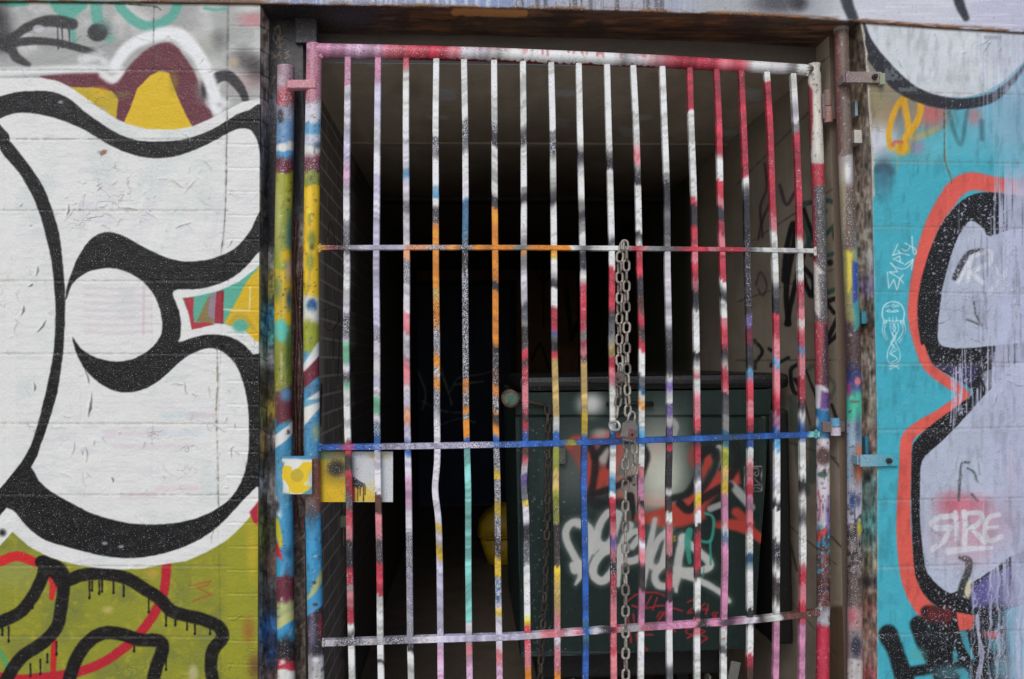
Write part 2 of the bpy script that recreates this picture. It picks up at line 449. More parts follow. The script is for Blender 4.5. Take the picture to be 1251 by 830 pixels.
    c.fill(zz(0, 610, [(165, 285), (260, 275), (320, 340), (310, 400), (260, 400), (230, 340)]), BK, 2, .96, sm=3)
    for x, y0, y1 in ((412, 380, 455), (424, 380, 420), (457, 375, 435), (470, 375, 425), (523, 380, 432), (570, 395, 445), (685, 450, 520), (765, 530, 582), (808, 560, 580), (862, 570, 600), (898, 580, 620), (968, 600, 620),
                      (40, 590, 655), (10, 590, 625), (140, 760, 815), (186, 740, 805), (218, 715, 750), (260, 660, 715), (150, 470, 500), (765, 740, 785), (618, 680, 700)):
        c.stroke(zz(0, 610, [(x, y0), (x + 1, y1)]), [2.4, 1.9], BK, .7, .95); c.blob(x / 3.773, 610 + y1 / 3.773, 1.5, 2, BK, .4)
    c.blob(236, 823, 6, 10, (190, 180, 140), .5, .8); c.blob(186, 700, 8, 6, (196, 160, 70), .8, .7); c.blob(132, 745, 6, 4, (212, 190, 130), .8, .6)
    # --- the big white letters: white field with its halo
    top = z([(0, 360), (190, 358), (270, 375), (330, 405), (420, 470), (530, 545), (580, 570), (680, 595), (800, 599), (890, 582), (970, 547), (1050, 505), (1120, 470), (1195, 456)])
    bot = zz(0, 610, [(1195, 10), (1150, 85), (1090, 150), (1030, 200), (950, 245), (860, 285), (760, 300), (660, 320), (560, 325), (450, 318), (360, 305), (280, 285), (200, 255), (130, 215), (80, 170), (35, 132), (0, 152)])
    # maroon and yellow flames
    c.fill(z([(180, 362), (270, 342), (380, 335), (465, 338), (520, 378), (560, 352), (600, 300), (650, 250), (705, 213), (765, 196), (812, 213), (850, 262), (885, 312), (910, 372), (925, 430), (945, 480), (980, 535), (940, 620), (600, 640), (350, 440)]), (104, 46, 58), 2.2, 1, .10, sm=3)
    c.fill(z([(325, 402), (430, 404), (515, 420), (545, 455), (535, 560), (470, 530), (380, 450)]), (196, 168, 40), .9, 1, .03)
    c.fill(z([(690, 350), (735, 328), (780, 336), (800, 400), (832, 480), (862, 540), (890, 590), (760, 620), (560, 590), (600, 500), (632, 410)]), (222, 184, 34), .9, 1, .04)
    c.blob(150, 116, 10, 4, (120, 110, 50), .8, .6); c.blob(122, 112, 8, 5, (226, 178, 30), .9, .8); c.blob(212, 100, 5, 12, (150, 140, 40), .9, .5)
    c.blob(247, 112, 8, 14, (120, 110, 108), .8, .8); c.blob(249, 110, 3, 10, (40, 36, 40), .8, .9)
    c.stroke(z([(470, 345), (520, 372), (560, 335)]), [8, 9, 6], (238, 236, 234), 3, .9)
    c.stroke(z([(-200, 335), (0, 333), (260, 322), (430, 318), (560, 322)]), [14, 11, 10, 10, 6], (232, 232, 230), 3.4, .92)
    c.stroke(z([(380, 275), (455, 258), (485, 290)]), [12, 12, 8], (226, 226, 224), 4, .8)
    c.stroke(z([(530, 300), (575, 238), (640, 190), (740, 158), (822, 160), (872, 205), (925, 275), (955, 345), (985, 430), (1000, 505)]), [13, 15, 15, 16, 17, 17, 16, 16, 15, 13], (240, 240, 240), 3.6, .95)
    c.blob(268, 126, 12, 7, (240, 240, 240), .8, .9); c.blob(268, 128, 4, 3, (120, 120, 120), 1, .4)
    wh = (229, 229, 224)
    c.fill([(-440, 90), (-60, 92)] + top + [(330, 121), (330, 606)] + bot + [(-60, 668), (-440, 660)], wh, 1.1)
    inside = np.clip((Yy - 100) / 10, 0, 1) * np.clip((700 - Yy) / 10, 0, 1)
    iswhite = (c.c.min(-1) > 205) * inside
    # ghosts of older paint under thin white
    c.mask(iswhite * np.clip((n3 - .55) * 2.6, 0, .45), (214, 208, 216)); c.mask(iswhite * np.clip((n1 - .58) * 3, 0, .5), (210, 216, 212))
    for y in range(352, 412, 9): c.stroke([(104, y), (140, y + 1), (185, y - 1)], 3.4, (214, 196, 204), 2.2, .5)
    c.stroke([(176, 345), (175, 408)], 3, (206, 180, 190), 1.5, .5)
    for x0, x1, y, cc in ((200, 250, 508, (198, 216, 212)), (232, 262, 508, (216, 196, 204)), (130, 200, 530, (220, 204, 212)), (195, 245, 530, (206, 214, 220)), (140, 230, 546, (220, 206, 212)), (190, 240, 598, (222, 200, 208)), (150, 190, 606, (222, 200, 210)), (205, 225, 463, (206, 216, 206))):
        c.stroke([(x0, y), (x1, y - 1)], 6, cc, 3.5, .6)
    for x0, y0, x1, y1 in ((195, 60, 215, 20), ): pass
    for k in range(26):
        r = random.Random(k); x, y = r.uniform(85, 290), r.uniform(150, 290)
        c.stroke([(x, y), (x - 10, y + 40)], r.uniform(2, 6), r.choice([(220, 214, 222), (236, 236, 232), (214, 218, 220)]), 3, .4)
    for k in range(20):
        r = random.Random(k + 99); x, y = r.uniform(-100, 40), r.uniform(200, 600)
        c.stroke([(x, y), (x + 40, y - 14)], r.uniform(2, 6), r.choice([(212, 214, 214), (236, 236, 232), (218, 220, 216)]), 3, .4)
    # --- coloured wedge showing between the letters
    c.fill(zz(0, 200, [(840, 620), (900, 612), (1000, 590), (1100, 545), (1200, 468), (1200, 830), (1170, 800), (1120, 762), (1040, 740), (960, 738), (885, 765), (872, 700)]), (92, 172, 150), .9)
    c.fill(zz(0, 200, [(845, 620), (893, 615), (890, 700), (895, 735), (960, 728), (990, 742), (885, 765), (872, 700)]), (178, 52, 66), .8)
    c.fill(zz(0, 200, [(905, 730), (965, 606), (1000, 600), (985, 735)]), (140, 120, 76), 1.2); c.fill(zz(0, 200, [(965, 606), (1000, 598), (990, 730), (960, 700)]), (150, 134, 160), 1.5, .8)
    c.fill(zz(0, 200, [(997, 592), (1031, 584), (1029, 738), (988, 736)]), (158, 44, 60), .8)
    c.fill(zz(0, 200, [(1200, 470), (1140, 540), (1075, 660), (1035, 735), (1120, 760), (1180, 820), (1200, 820)]), (218, 178, 34), 1.4)
    c.blob(294, 398, 10, 8, (92, 172, 150), .4); c.stroke(zz(0, 200, [(1060, 740), (1090, 705), (1130, 710), (1170, 760)]), 5, (190, 160, 60), 1.6, .9)
    c.stroke(zz(0, 200, [(1030, 672), (1150, 676), (1153, 570)]), 1.6, (230, 226, 200), .7, .8, sm=0)
    # --- black letter outlines
    BL = (17, 16, 17)
    for rr_, cc_ in ((396, wh),):
        c.fill([(-284 + rr_ * math.cos(a), 391 - rr_ * math.sin(a)) for a in np.linspace(.70, 2 * math.pi - .70, 50)], cc_, 1.1)
    te = [(-46, 106), (-20, 116), (0, 118), (16, 113.5), (34.5, 111.5), (56, 111.5), (72, 115), (87.5, 123), (103, 136.5), (125, 152), (148, 165.5), (170, 172), (196, 173), (223, 171), (246.5, 164), (270, 152.5), (289, 140.5), (305, 134.5), (324, 131)]
    le = [(324, 210), (317, 183), (314, 171), (307.5, 160), (299.5, 157), (289, 158), (276, 164), (252, 177), (231, 186), (212, 191.5), (191, 193.5), (170, 191), (148, 184), (127, 173.5), (106, 160), (79.5, 148.5), (58, 142), (37, 138), (16, 139), (0, 144.5), (-20, 150), (-46, 130)]
    c.fill(te + le, BL, .9, 1, .10, sm=2)
    re = [(0, 161.5), (16, 177.5), (29, 193.5), (48, 220), (58, 240), (66, 263.5), (72, 285), (75.5, 311), (78.7, 346), (79.5, 372), (78, 420), (74, 453), (70, 479.5), (61, 511), (50, 543), (37, 572)]
    lf = [(0, 599), (22.5, 570), (37, 546), (46, 519), (54, 487.5), (61, 456), (66, 426.5), (68, 380), (66, 348), (63, 319), (57, 293), (50, 266), (40, 240), (29, 220), (24, 212), (13, 199), (0, 183)]
    c.fill(re + lf, BL, .9, 1, .08, sm=2)
    ring = [(-284 + 362 * math.cos(a), 391 - 362 * math.sin(a)) for a in np.linspace(.66, 2 * math.pi - .66, 40)]
    c.stroke(ring, 19, BL, .9, 1, .08, sm=0)
    mid = [(79.5, 366), (82, 350), (86, 338), (93, 319), (103, 302), (114, 290), (127, 284), (140.5, 285), (156, 291), (175, 302), (193.5, 311), (212, 317.5), (230.5, 320), (252, 318), (270, 312.5), (286, 304.5), (297, 294), (307.5, 279.5), (314, 265), (326, 250), (326, 296), (313, 311), (299.5, 327), (286, 338), (270, 346), (252, 351.6), (236, 353.7), (217, 353.7), (211, 358), (213, 366), (218.7, 380), (221, 396), (220, 412), (217.5, 418.5),
           (228, 415.4), (244, 410.6), (260, 408.7), (275.6, 410.6), (289, 415.4), (299.5, 422.5), (309, 433), (326, 446), (326, 580), (313, 595), (298, 610), (283.6, 626), (268, 642), (246.5, 657.7), (225, 668), (201, 676), (175, 681), (151, 682), (127, 679.5), (101, 673.6), (77, 667), (56, 660.4), (40, 650), (26.5, 636.5), (20, 627), (10, 621), (0, 623), (-60, 646), (-60, 632), (0, 597), (20, 575), (37, 570),
           (47.7, 588), (63.6, 601.5), (79.5, 610.7), (95.5, 619.5), (111, 627), (132.5, 634), (159, 639.7), (185.5, 641), (212, 639.7), (238.5, 634), (260, 624.6), (278, 612.7), (289, 599), (297, 583), (302, 564), (304, 543), (304, 519), (303, 498), (299.5, 477), (294, 458), (286, 442.5), (273, 430.5), (261, 425.7), (249, 426.5), (233, 433), (220, 442), (204, 457), (188, 469.5), (172, 477), (156, 479.5), (140.5, 477.7), (127, 471.6), (114, 462), (101, 447.7), (91.5, 426.5), (88.5, 412),
           (98, 425), (111, 434.5), (127, 440), (143, 442), (159, 440), (172, 434.5), (185.5, 425), (195, 413), (198, 404), (198, 391), (193.5, 372), (185.5, 356.4), (175, 344.5), (159, 334), (143, 328.5), (127, 328), (111, 331), (98, 338), (87.5, 348.5), (82, 364)]
    c.fill(mid, BL, .9, 1, .10, sm=2)
    c.mask((c.c.max(-1) < 60) * np.clip((n2 - .62) * 4, 0, .5), (58, 55, 58))
    c.fill(zz(0, 610, [(1150, 60), (1190, 10), (1190, 120), (1170, 110)]), (176, 40, 60), 1.5)
    c.blob(3, 651, 4, 4, (40, 36, 36), .8)
    c.mask(np.clip((vnoise(*sh, 2.2, 35, 1) - .90) * 9, 0, 1) * (c.c.max(-1) < 70) * np.clip((n1 - .35) * 3, 0, 1) * .8, (170, 170, 180))
    for x, y in ((122, 186), (126, 133), (74, 125), (148, 668), (128, 664)): c.blob(x, y, 3.5, 2, (170, 168, 176), .5, .8)
    c.fill(z([(458, 705), (475, 690), (495, 693), (490, 710), (465, 722)]), (150, 116, 96), .6)
    # --- relief: joints, flakes
    rows = [[(-420, y), (278, y + (0.5 if y < 500 else 1))] for y in (0, 85.5, 170, 257, 343, 432, 517, 604, 691, 777.5, 864, 950, 1037)]
    block_joints(c, rows, -420, 278)
    ys = [r[0][1] for r in rows]
    for i in range(len(ys) - 1):
        xs = [187 - 180 * k for k in range(4)] if i % 2 == 0 else [100 - 180 * k for k in range(4)]
        for x in xs: c.stroke([(x, ys[i]), (x - .5, ys[i + 1])], 1.4, None, 1.2, h=-1.3, sm=0, wob=1.6)
    c.stroke([(279, -60), (277, 170), (275.5, 260), (272, 400), (266, 560), (268, 640), (270, 780), (272, 1080)], 1.8, None, 1.1, h=-2.6, wob=1.6)
    c.stroke([(279, 5), (277, 170), (275, 260), (270, 312)], 1.1, (90, 88, 84), .8, .75, wob=1.8)
    c.stroke([(265, 425), (266, 470), (264, 505), (266, 560), (267, 620)], 1.3, (120, 112, 90), .8, .7, wob=2.6)
    yb = 3.0
    while yb < 1080:
        c.stroke([(279, yb), (300, yb + .7), (318, yb)], 1.5, None, 1.2, h=-1.9, sm=0, wob=1.2)
        c.stroke([(279, yb + 2.4), (318, yb + 2.4)], 1.6, None, 1.2, h=.7, sm=0)
        yb += 28.9
    for x in (187,): c.stroke([(188, 8), (187, 86)], 1.2, (70, 70, 68), .8, .7, wob=2)
    c.stroke([(60, 1), (110, 3), (150, 5), (188, 8), (196, 12)], 1.6, (50, 46, 44), .9, .8, wob=2)
    c.stroke([(125, 86), (165, 86), (210, 87)], 1.3, (120, 118, 116), .8, .6, wob=2.5)
    c.stroke([(20, 170), (110, 170), (140, 171)], 1.2, (170, 166, 160), .8, .7, wob=2)
    scratches(c, 46, (84, 205, 300, 310), 3); scratches(c, 90, (60, 430, 300, 640), 4); scratches(c, 40, (-60, 200, 62, 560), 5); scratches(c, 40, (90, 190, 275, 300), 6, (160, 156, 152))
    scratches(c, 30, (0, 690, 310, 830), 8, (90, 92, 40)); scratches(c, 20, (100, 20, 310, 90), 9)
    for p in ([(112, 480), (108, 510)], [(84, 250), (81, 266)], [(46, 325), (44, 338)], [(40, 347), (34, 351)], [(109, 470), (105, 445), (103, 452)], [(29, 374), (26, 386)], [(56, 392), (52, 398), (46, 406)], [(41, 467), (42, 479)], [(110, 492), (108, 506)], [(136, 583), (138, 590)]):
        m_ = len(p) - 1; mx_, my_ = (p[0][0] + p[m_][0]) / 2 + 1.4, (p[0][1] + p[m_][1]) / 2
        pp = [p[0], (mx_, my_), p[m_]]
        c.stroke([(x - 1.8, y - .6) for x, y in pp], [.6, 3.2, .8], (244, 243, 240), .9, .7, h=1.2); c.stroke(pp, [.5, 2.4, .4], (96, 92, 90), .7, .7, h=-1.3)
    # vertical brick return and spray on it
    a = np.clip((X - 317.0 + (Yy - 415) * 0.0045) / 1.5, 0, 1)
    c.mask(a, (104, 98, 94))
    for y, cc, ry in ((60, (120, 106, 96), 60), (130, (120, 112, 108), 30), (200, (60, 60, 66), 50), (290, (40, 40, 42), 40), (335, (64, 66, 74), 20), (395, (56, 92, 110), 22), (440, (120, 124, 116), 14), (500, (80, 84, 60), 30), (545, (110, 84, 50), 20), (590, (150, 146, 140), 18), (660, (66, 72, 40), 30), (720, (60, 66, 66), 26), (770, (44, 74, 110), 22), (815, (90, 86, 84), 22)):
        b = np.exp(-((Yy - y) / ry) ** 2) * a * .85; c.mask(b, np.clip(np.array(cc) * 1.9, 0, 235))
    sv = vnoise(*sh, (16, 2.5), 45, 3); sb_ = vnoise(*sh, (9, 6), 46, 3)
    c.c *= 1 + (a * (1.3 * (sv - .5) + 1.1 * (sb_ - .5)))[..., None]; c.k = np.maximum(c.k, a * .08)
    yb = 3.0
    while yb < 1080:
        c.stroke([(318, yb), (334, yb + 10)], 1.3, (36, 34, 34), .8, .8, sm=0, h=-1.2); yb += 28.9
    c.k = np.maximum(c.k, 0.012)
    return c

# ================================================================== PAINT: right wall
def paint_right():
    CYN = (72, 176, 194)
    c = Canvas(1015, -70, 1700, 1085, CYN)
    X, Yy = c.grid(); sh = (c.h, c.w)
    n1 = vnoise(*sh, 40, 21, 4); n2 = vnoise(*sh, 9, 22, 3); nv = vnoise(*sh, (120, 2.2), 23, 3); nv2 = vnoise(*sh, (60, 9), 24, 3)
    c.mask(np.clip((n1 - .5) * 2, 0, .35), (58, 158, 178)); c.mask(np.clip((n2 - .6) * 2, 0, .25), (92, 190, 204))
    q = lambda oy, p: zz(921, oy, p)
    # upper corner
    up = np.clip((205 - Yy) / 40, 0, 1)
    c.mask(up * .9 * np.clip((1175 - X) / 40, 0, 1), (150, 132, 112)); c.mask(up * .8 * np.clip((X - 1150) / 40, 0, 1), (128, 176, 196)); c.blob(1068, 172, 22, 22, (214, 218, 224), .7, .95); c.blob(1082, 168, 16, 20, (206, 210, 220), .9, .7)
    c.blob(1092, 140, 24, 16, (160, 128, 96), .9, .7); c.blob(1070, 120, 14, 26, (150, 138, 104), .9, .8); c.blob(1098, 100, 14, 12, (160, 140, 100), .9, .7)
    c.blob(1150, 175, 40, 22, (92, 182, 198), .9, .9); c.blob(1104, 150, 14, 14, (120, 136, 150), .9, .6)
    c.blob(1140, 140, 16, 14, (200, 104, 104), .8, .8); c.blob(1190, 142, 8, 10, (206, 110, 110), .9, .6); c.blob(1120, 180, 8, 7, (170, 120, 150), .9, .6)
    c.stroke(q(0, [(900, 520), (920, 600), (955, 668), (975, 560), (990, 470)]), 5, (70, 120, 126), 2, .7)
    c.stroke(q(0, [(1050, 560), (1052, 640)]), 6, (56, 96, 110), 3, .7)
    c.stroke(q(0, [(570, 780), (600, 760), (630, 790)]), 10, (56, 70, 84), 4, .7); c.blob(1080, 214, 10, 22, (70, 96, 116), 1, .7)
    YO = (222, 166, 42)
    c.stroke(q(0, [(630, 680), (622, 610), (650, 510), (690, 455), (738, 442), (768, 478), (762, 535), (735, 590), (700, 640), (685, 700)]), [7, 7, 7, 8, 8, 8, 8, 9, 10, 8], YO, 1.3, .95)
    c.stroke(q(0, [(690, 460), (706, 540), (712, 610), (690, 660)]), 8, YO, 1.3, .95); c.blob(1102, 181, 10, 8, YO, .5, .95)
    c.stroke(q(0, [(720, 645), (800, 615), (850, 590)]), [8, 7, 5], (190, 160, 100), 3, .7)
    c.stroke(q(0, [(640, 670), (650, 655), (680, 655)]), 4, (206, 90, 80), 1.5, .7); c.stroke(q(0, [(662, 720), (660, 790)]), 1.6, (150, 170, 120), 1, .7)
    # lower letters: coral halo
    CO = (226, 96, 84)
    c.stroke(q(200, [(1600, 200), (1245, 118), (1100, 96), (1000, 82), (935, 112), (885, 180), (835, 260), (795, 360), (765, 480), (742, 600), (738, 700), (750, 775), (766, 835), (795, 920), (855, 980), (930, 1030), (975, 1063)]),
             [18, 18, 20, 22, 23, 22, 19, 17, 16, 15, 15, 15, 14, 13, 13, 13, 9], CO, 2.2, 1, .04)
    c.stroke(q(400, [(985, 308), (930, 352), (860, 405), (780, 450), (722, 492), (702, 540), (698, 650), (693, 760), (690, 900), (700, 1060), (718, 1170), (752, 1250), (800, 1310), (870, 1345), (960, 1355), (1020, 1375)]),
             [7, 13, 15, 15, 15, 15, 15, 16, 18, 19, 19, 20, 22, 21, 18, 12], CO, 1.2, 1, .03)
    BL = (20, 19, 21)
    c.fill(q(200, [(1800, 180), (1245, 150), (1110, 132), (1020, 140), (960, 170), (910, 220), (860, 290), (812, 400), (780, 500), (760, 600), (754, 700), (770, 830), (786, 835), (820, 915), (880, 965), (960, 1010), (1012, 1055),
                  (960, 1100), (880, 1160), (800, 1220), (747, 1275), (728, 1327), (725, 1530), (727, 1620), (733, 1780), (738, 1850), (752, 1925), (800, 2005), (870, 2055), (960, 2090), (1060, 2100), (1245, 2030), (1800, 1900)]), BL, .9, 1, .13, sm=3)
    # second halo/flesh below
    c.fill(q(610, [(925, 520), (1020, 545), (1000, 590), (960, 610), (930, 580)]), CO, 1.4)
    # letter insides
    LV = (184, 191, 209)
    c.fill(q(200, [(1000, 262), (955, 315), (920, 390), (890, 490), (868, 580), (855, 680), (848, 755), (850, 820), (880, 845), (960, 852), (1060, 845), (1250, 825), (1800, 780), (1800, 330), (1245, 300), (1090, 335), (1060, 300)]), LV, .9, sm=3)
    c.fill(q(400, [(1190, 172), (1110, 262), (1025, 355), (940, 450), (845, 545), (790, 592), (768, 650), (765, 800), (766, 890), (775, 1000), (785, 1075), (800, 1135), (855, 1195), (905, 1228), (945, 1210), (1000, 1180), (1060, 1145), (1150, 1085), (1250, 1030), (1800, 900), (1800, 40)]), LV, .9, sm=2)
    c.fill(q(400, [(1045, 215), (1120, 182), (1185, 172), (1085, 290), (1060, 265)]), (120, 120, 132), 1.2, .9)
    c.fill(q(400, [(830, 175), (1040, 170), (1030, 230), (990, 285), (930, 235)]), (84, 76, 128), 3, .55, .16)
    c.fill(q(610, [(1000, 420), (1060, 385), (1160, 320), (1260, 260), (1500, 150), (1500, 420), (1245, 480), (1080, 520), (1000, 500)]), (112, 104, 158), 2.5, .85, .12)
    c.fill(q(610, [(1160, 460), (1245, 405), (1500, 300), (1500, 1400), (1150, 1400), (1120, 560)]), (120, 120, 150), 6, .35, .3)
    c.blob(1182, 719, 4.5, 12, (214, 206, 176), .3, .95)
    c.stroke(q(610, [(955, 270), (990, 285), (985, 340), (960, 400), (950, 450)]), [6, 9, 9, 8, 8], (48, 50, 46), 1.5, .9)
    # pink cloud and tag
    c.blob(1165, 618, 18, 14, (204, 70, 86), 1, .7); c.blob(1192, 618, 16, 10, (206, 80, 96), 1, .6); c.blob(1185, 655, 40, 30, (214, 150, 164), .9, .45); c.blob(1240, 590, 14, 34, (206, 120, 140), 1, .4)
    c.stroke(q(400, [(945, 800), (950, 720), (958, 630), (990, 625)]), 2.6, (70, 78, 76), 1, .85, h=-1); c.stroke(q(400, [(985, 650), (1015, 670), (1030, 712)]), 2.6, (70, 90, 84), 1, .8); c.stroke(q(400, [(1035, 625), (1040, 680)]), 1.5, (130, 130, 130), 1, .7)
    c.stroke(q(400, [(1005, 770), (1030, 800)]), 3.5, (80, 76, 80), 1, .8); c.stroke(q(400, [(1215, 450), (1225, 470)]), 3.5, (70, 70, 76), 1, .8); c.stroke(q(400, [(1200, 625), (1240, 630), (1235, 650)]), 3, (140, 140, 146), 1, .8)
    # tag in the upper letter
    c.stroke(q(200, [(930, 525), (950, 480), (985, 420), (1040, 400), (1080, 412)]), [9, 8, 7, 5, 4], (52, 52, 58), 1.3, .9, .3)
    for p, w in (([(940, 545), (965, 500), (990, 455)], 5.5), ([(1000, 440), (985, 540)], 5.5), ([(1000, 430), (1085, 405), (1085, 460), (1010, 500), (1060, 550)], 6), ([(1110, 480), (1150, 520), (1180, 480), (1090, 590)], 6), ([(1120, 600), (1180, 540), (1200, 500)], 5)):
        c.stroke(q(200, p), w, (224, 226, 232), 1, .85)
    c.stroke(q(200, [(1015, 640), (1025, 700), (1050, 745), (1010, 730), (985, 720)]), 2.6, (84, 84, 84), 1, .85, sm=2, h=-1)
    # second black lettering at the bottom
    BK = (17, 18, 20)
    for p, w in (([(620, 625), (660, 720), (715, 900)], [24, 20, 26]), ([(760, 580), (800, 680), (900, 830)], [22, 22, 26]), ([(870, 560), (870, 700), (878, 900)], [34, 28, 24]), ([(800, 520), (880, 560), (950, 600)], [16, 30, 20]), ([(700, 800), (790, 785), (1020, 740)], [13, 13, 16]),
                 ([(930, 640), (980, 740), (1060, 860)], [12, 13, 14]), ([(1010, 600), (1040, 700), (1100, 850)], [24, 26, 26]), ([(960, 520), (1040, 560), (1090, 620)], [22, 18, 14])):
        c.stroke(q(610, p), w, BK, 2.6, .97, .13)
    c.blob(1140, 750, 9, 10, (140, 40, 40), .8, .7); c.blob(1156, 752, 8, 10, (130, 36, 40), .8, .75); c.stroke(q(610, [(970, 610), (990, 690), (1020, 740)]), [5, 6, 4], (70, 160, 176), 1.5, .9)
    c.blob(1160, 822, 20, 9, (80, 130, 140), .8, .7); c.blob(1122, 800, 9, 8, (90, 170, 160), .9, .6)
    c.blob(1218, 786, 11, 10, (90, 160, 176), .8, .7); c.blob(1226, 815, 14, 10, (100, 160, 170), .9, .6); c.blob(1212, 775, 10, 5, (206, 100, 110), .9, .6)
    # upper right: white disc with black rim
    arc = q(0, [(470, 60), (510, 190), (580, 292), (665, 382), (745, 435), (850, 470), (960, 480), (1080, 458), (1160, 405), (1250, 300), (1400, 60)])
    c.fill(q(0, [(505, -200), (505, 130), (535, 215), (600, 300), (690, 385), (760, 425), (850, 446), (960, 452), (1060, 430), (1150, 375), (1230, 300), (1330, 130), (1400, -200)]), (216, 219, 224), 1.2)
    c.stroke(arc, [14, 17, 19, 20, 17, 15, 13, 12, 9, 4, 3], (44, 44, 50), 1.6, .96, .06)
    c.mask(np.clip((n2 - .55) * 3, 0, .35) * (Yy < 112) * (X > 1080), (190, 206, 206))
    c.fill(q(0, [(1060, 165), (1140, 165), (1140, 182), (1062, 182)]), (160, 162, 168), 1, .8)
    # lavender wash running down from upper right
    rs = np.clip((X - 1160 - 50 * (n1 - .5)) / 100, 0, 1)
    wash = np.clip((nv * .62 + nv2 * .22 + n1 * .2 + rs * .62 - .78) * 6, 0, 1) * np.clip((X - 1140) / 40, 0, 1)
    wash *= 1 - .72 * np.exp(-((Yy - 165) / 48) ** 4)
    wash *= .5 + .5 * np.clip((Yy - 95 + 20 * (n1 - .5)) / 50, 0, 1)
    low = np.clip((Yy - 690) / 50, 0, 1)
    c.fill([(1168, 748), (1192, 752), (1188, 768), (1172, 772)], CO, 1.4); c.fill([(1187, 736), (1190, 716), (1206, 702), (1222, 700), (1218, 726), (1204, 738)], (96, 86, 146), 3, .9, .2)
    c.fill([(1192, 744), (1226, 738), (1232, 790), (1240, 900), (1180, 900), (1186, 820)], (24, 24, 28), 5, .85, .3); c.blob(1216, 786, 9, 11, (84, 150, 164), .8, .8); c.blob(1222, 818, 11, 12, (92, 156, 164), .9, .7)
    c.stroke([(1175, 772), (1181, 790), (1190, 806)], [5, 5, 3], (70, 150, 168), 1.3, .9); c.fill([(1164, 796), (1172, 808), (1164, 810)], (70, 140, 150), 1); c.blob(1212, 776, 10, 5, (206, 100, 110), .7, .8)
    wash *= 1 - low * (1 - np.clip((X - 1212) / 40, 0, 1) * .9)
    c.mask(np.clip(wash, 0, .92), (186, 191, 215), None)
    c.blob(1200, 640, 30, 28, (206, 140, 158), .9, .45)
    tg = (216, 214, 222)
    for p, w in (([(915, 78), (850, 85), (822, 112), (850, 135), (905, 130)], 7), ([(905, 130), (880, 185), (822, 232)], 6.5), ([(930, 62), (936, 185)], 6), ([(968, 60), (975, 130), (970, 205)], 7), ([(970, 70), (1035, 62), (1052, 90), (1020, 125), (978, 132)], 6), ([(1000, 130), (1065, 200)], 6.5),
                 ([(1130, 72), (1085, 85), (1062, 140), (1085, 192), (1140, 172)], 6), ([(1065, 135), (1120, 128)], 5), ([(895, 242), (960, 232), (1095, 224)], [9, 7.5, 5])):
        c.stroke(q(610, p), w, tg, 1, .95)
    dens = np.clip((X - 1105) / 50, 0, 1) * (.35 + .65 * np.clip((Yy - 200) / 60, 0, 1))
    dots = np.clip((vnoise(*sh, 2.2, 33, 1) - (.93 - .17 * dens)) * 9, 0, 1) * (c.c.max(-1) < 150)
    c.mask(dots * .9, (196, 198, 214))
    c.k = np.maximum(c.k, .12 * np.clip((X - 1130) / 60, 0, 1) * (c.c.max(-1) < 140))
    r = np.random.RandomState(5)
    for _ in range(46):
        x = 1186 + 95 * r.rand() ** .75; y = r.uniform(690, 770); l = r.uniform(40, 150)
        ph = r.rand() * 6; p = [(x + r.normal(0, 1.1) + 2.2 * math.sin(ph + 9 * t), y + l * t) for t in np.linspace(0, 1, 11)]
        c.stroke(p, r.choice([.8, 1.2, 1.6, 2.6]), (192, 194, 216), .7, r.uniform(.5, .9))
    for _ in range(50):
        x = r.uniform(1160, 1270); y = r.uniform(425, 480); l = r.uniform(20, 70)
        c.stroke([(x, y), (x + r.normal(0, .6), y + l * .5), (x + r.normal(0, 1.2), y + l)], r.uniform(.8, 1.8), (196, 196, 220), .6, .8)
    for _ in range(40):
        x = r.uniform(1190, 1270); y = r.uniform(230, 420); l = r.uniform(15, 50)
        c.stroke([(x, y), (x, y + l)], r.uniform(.8, 1.6), (140, 140, 160), .6, .6)
    # small white marker tag reading EMPTY
    wm = (214, 234, 236)
    tz = lambda p: zz(1070, 280, p, 4.611)
    ez = lambda p: zz(1078, 282, p, 10.917)
    for p, k_ in (([(65, 555), (85, 765), (152, 648), (195, 795)], 0), ([(195, 795), (235, 640), (280, 585)], 0), ([(235, 640), (282, 700)], 0), ([(235, 640), (92, 550), (205, 550), (112, 430)], 0), ([(112, 430), (190, 495), (290, 510), (370, 455), (410, 380)], 2), ([(300, 458), (410, 380), (388, 520)], 0),
                 ([(282, 440), (145, 378), (232, 340), (240, 415)], 0), ([(205, 180), (140, 325)], 0), ([(140, 330), (240, 300), (360, 330)], 2), ([(205, 265), (245, 300)], 0), ([(300, 165), (370, 205), (345, 255), (300, 270), (258, 240)], 2), ([(395, 80), (400, 220), (425, 320), (455, 290), (430, 235), (365, 205)], 2)):
        c.stroke(ez(p), 1.25, wm, .55, .95, sm=k_, wob=.2)
    for p in ():
        c.stroke(tz(p), 1.2, wm, .6, .92, sm=0, wob=.3)
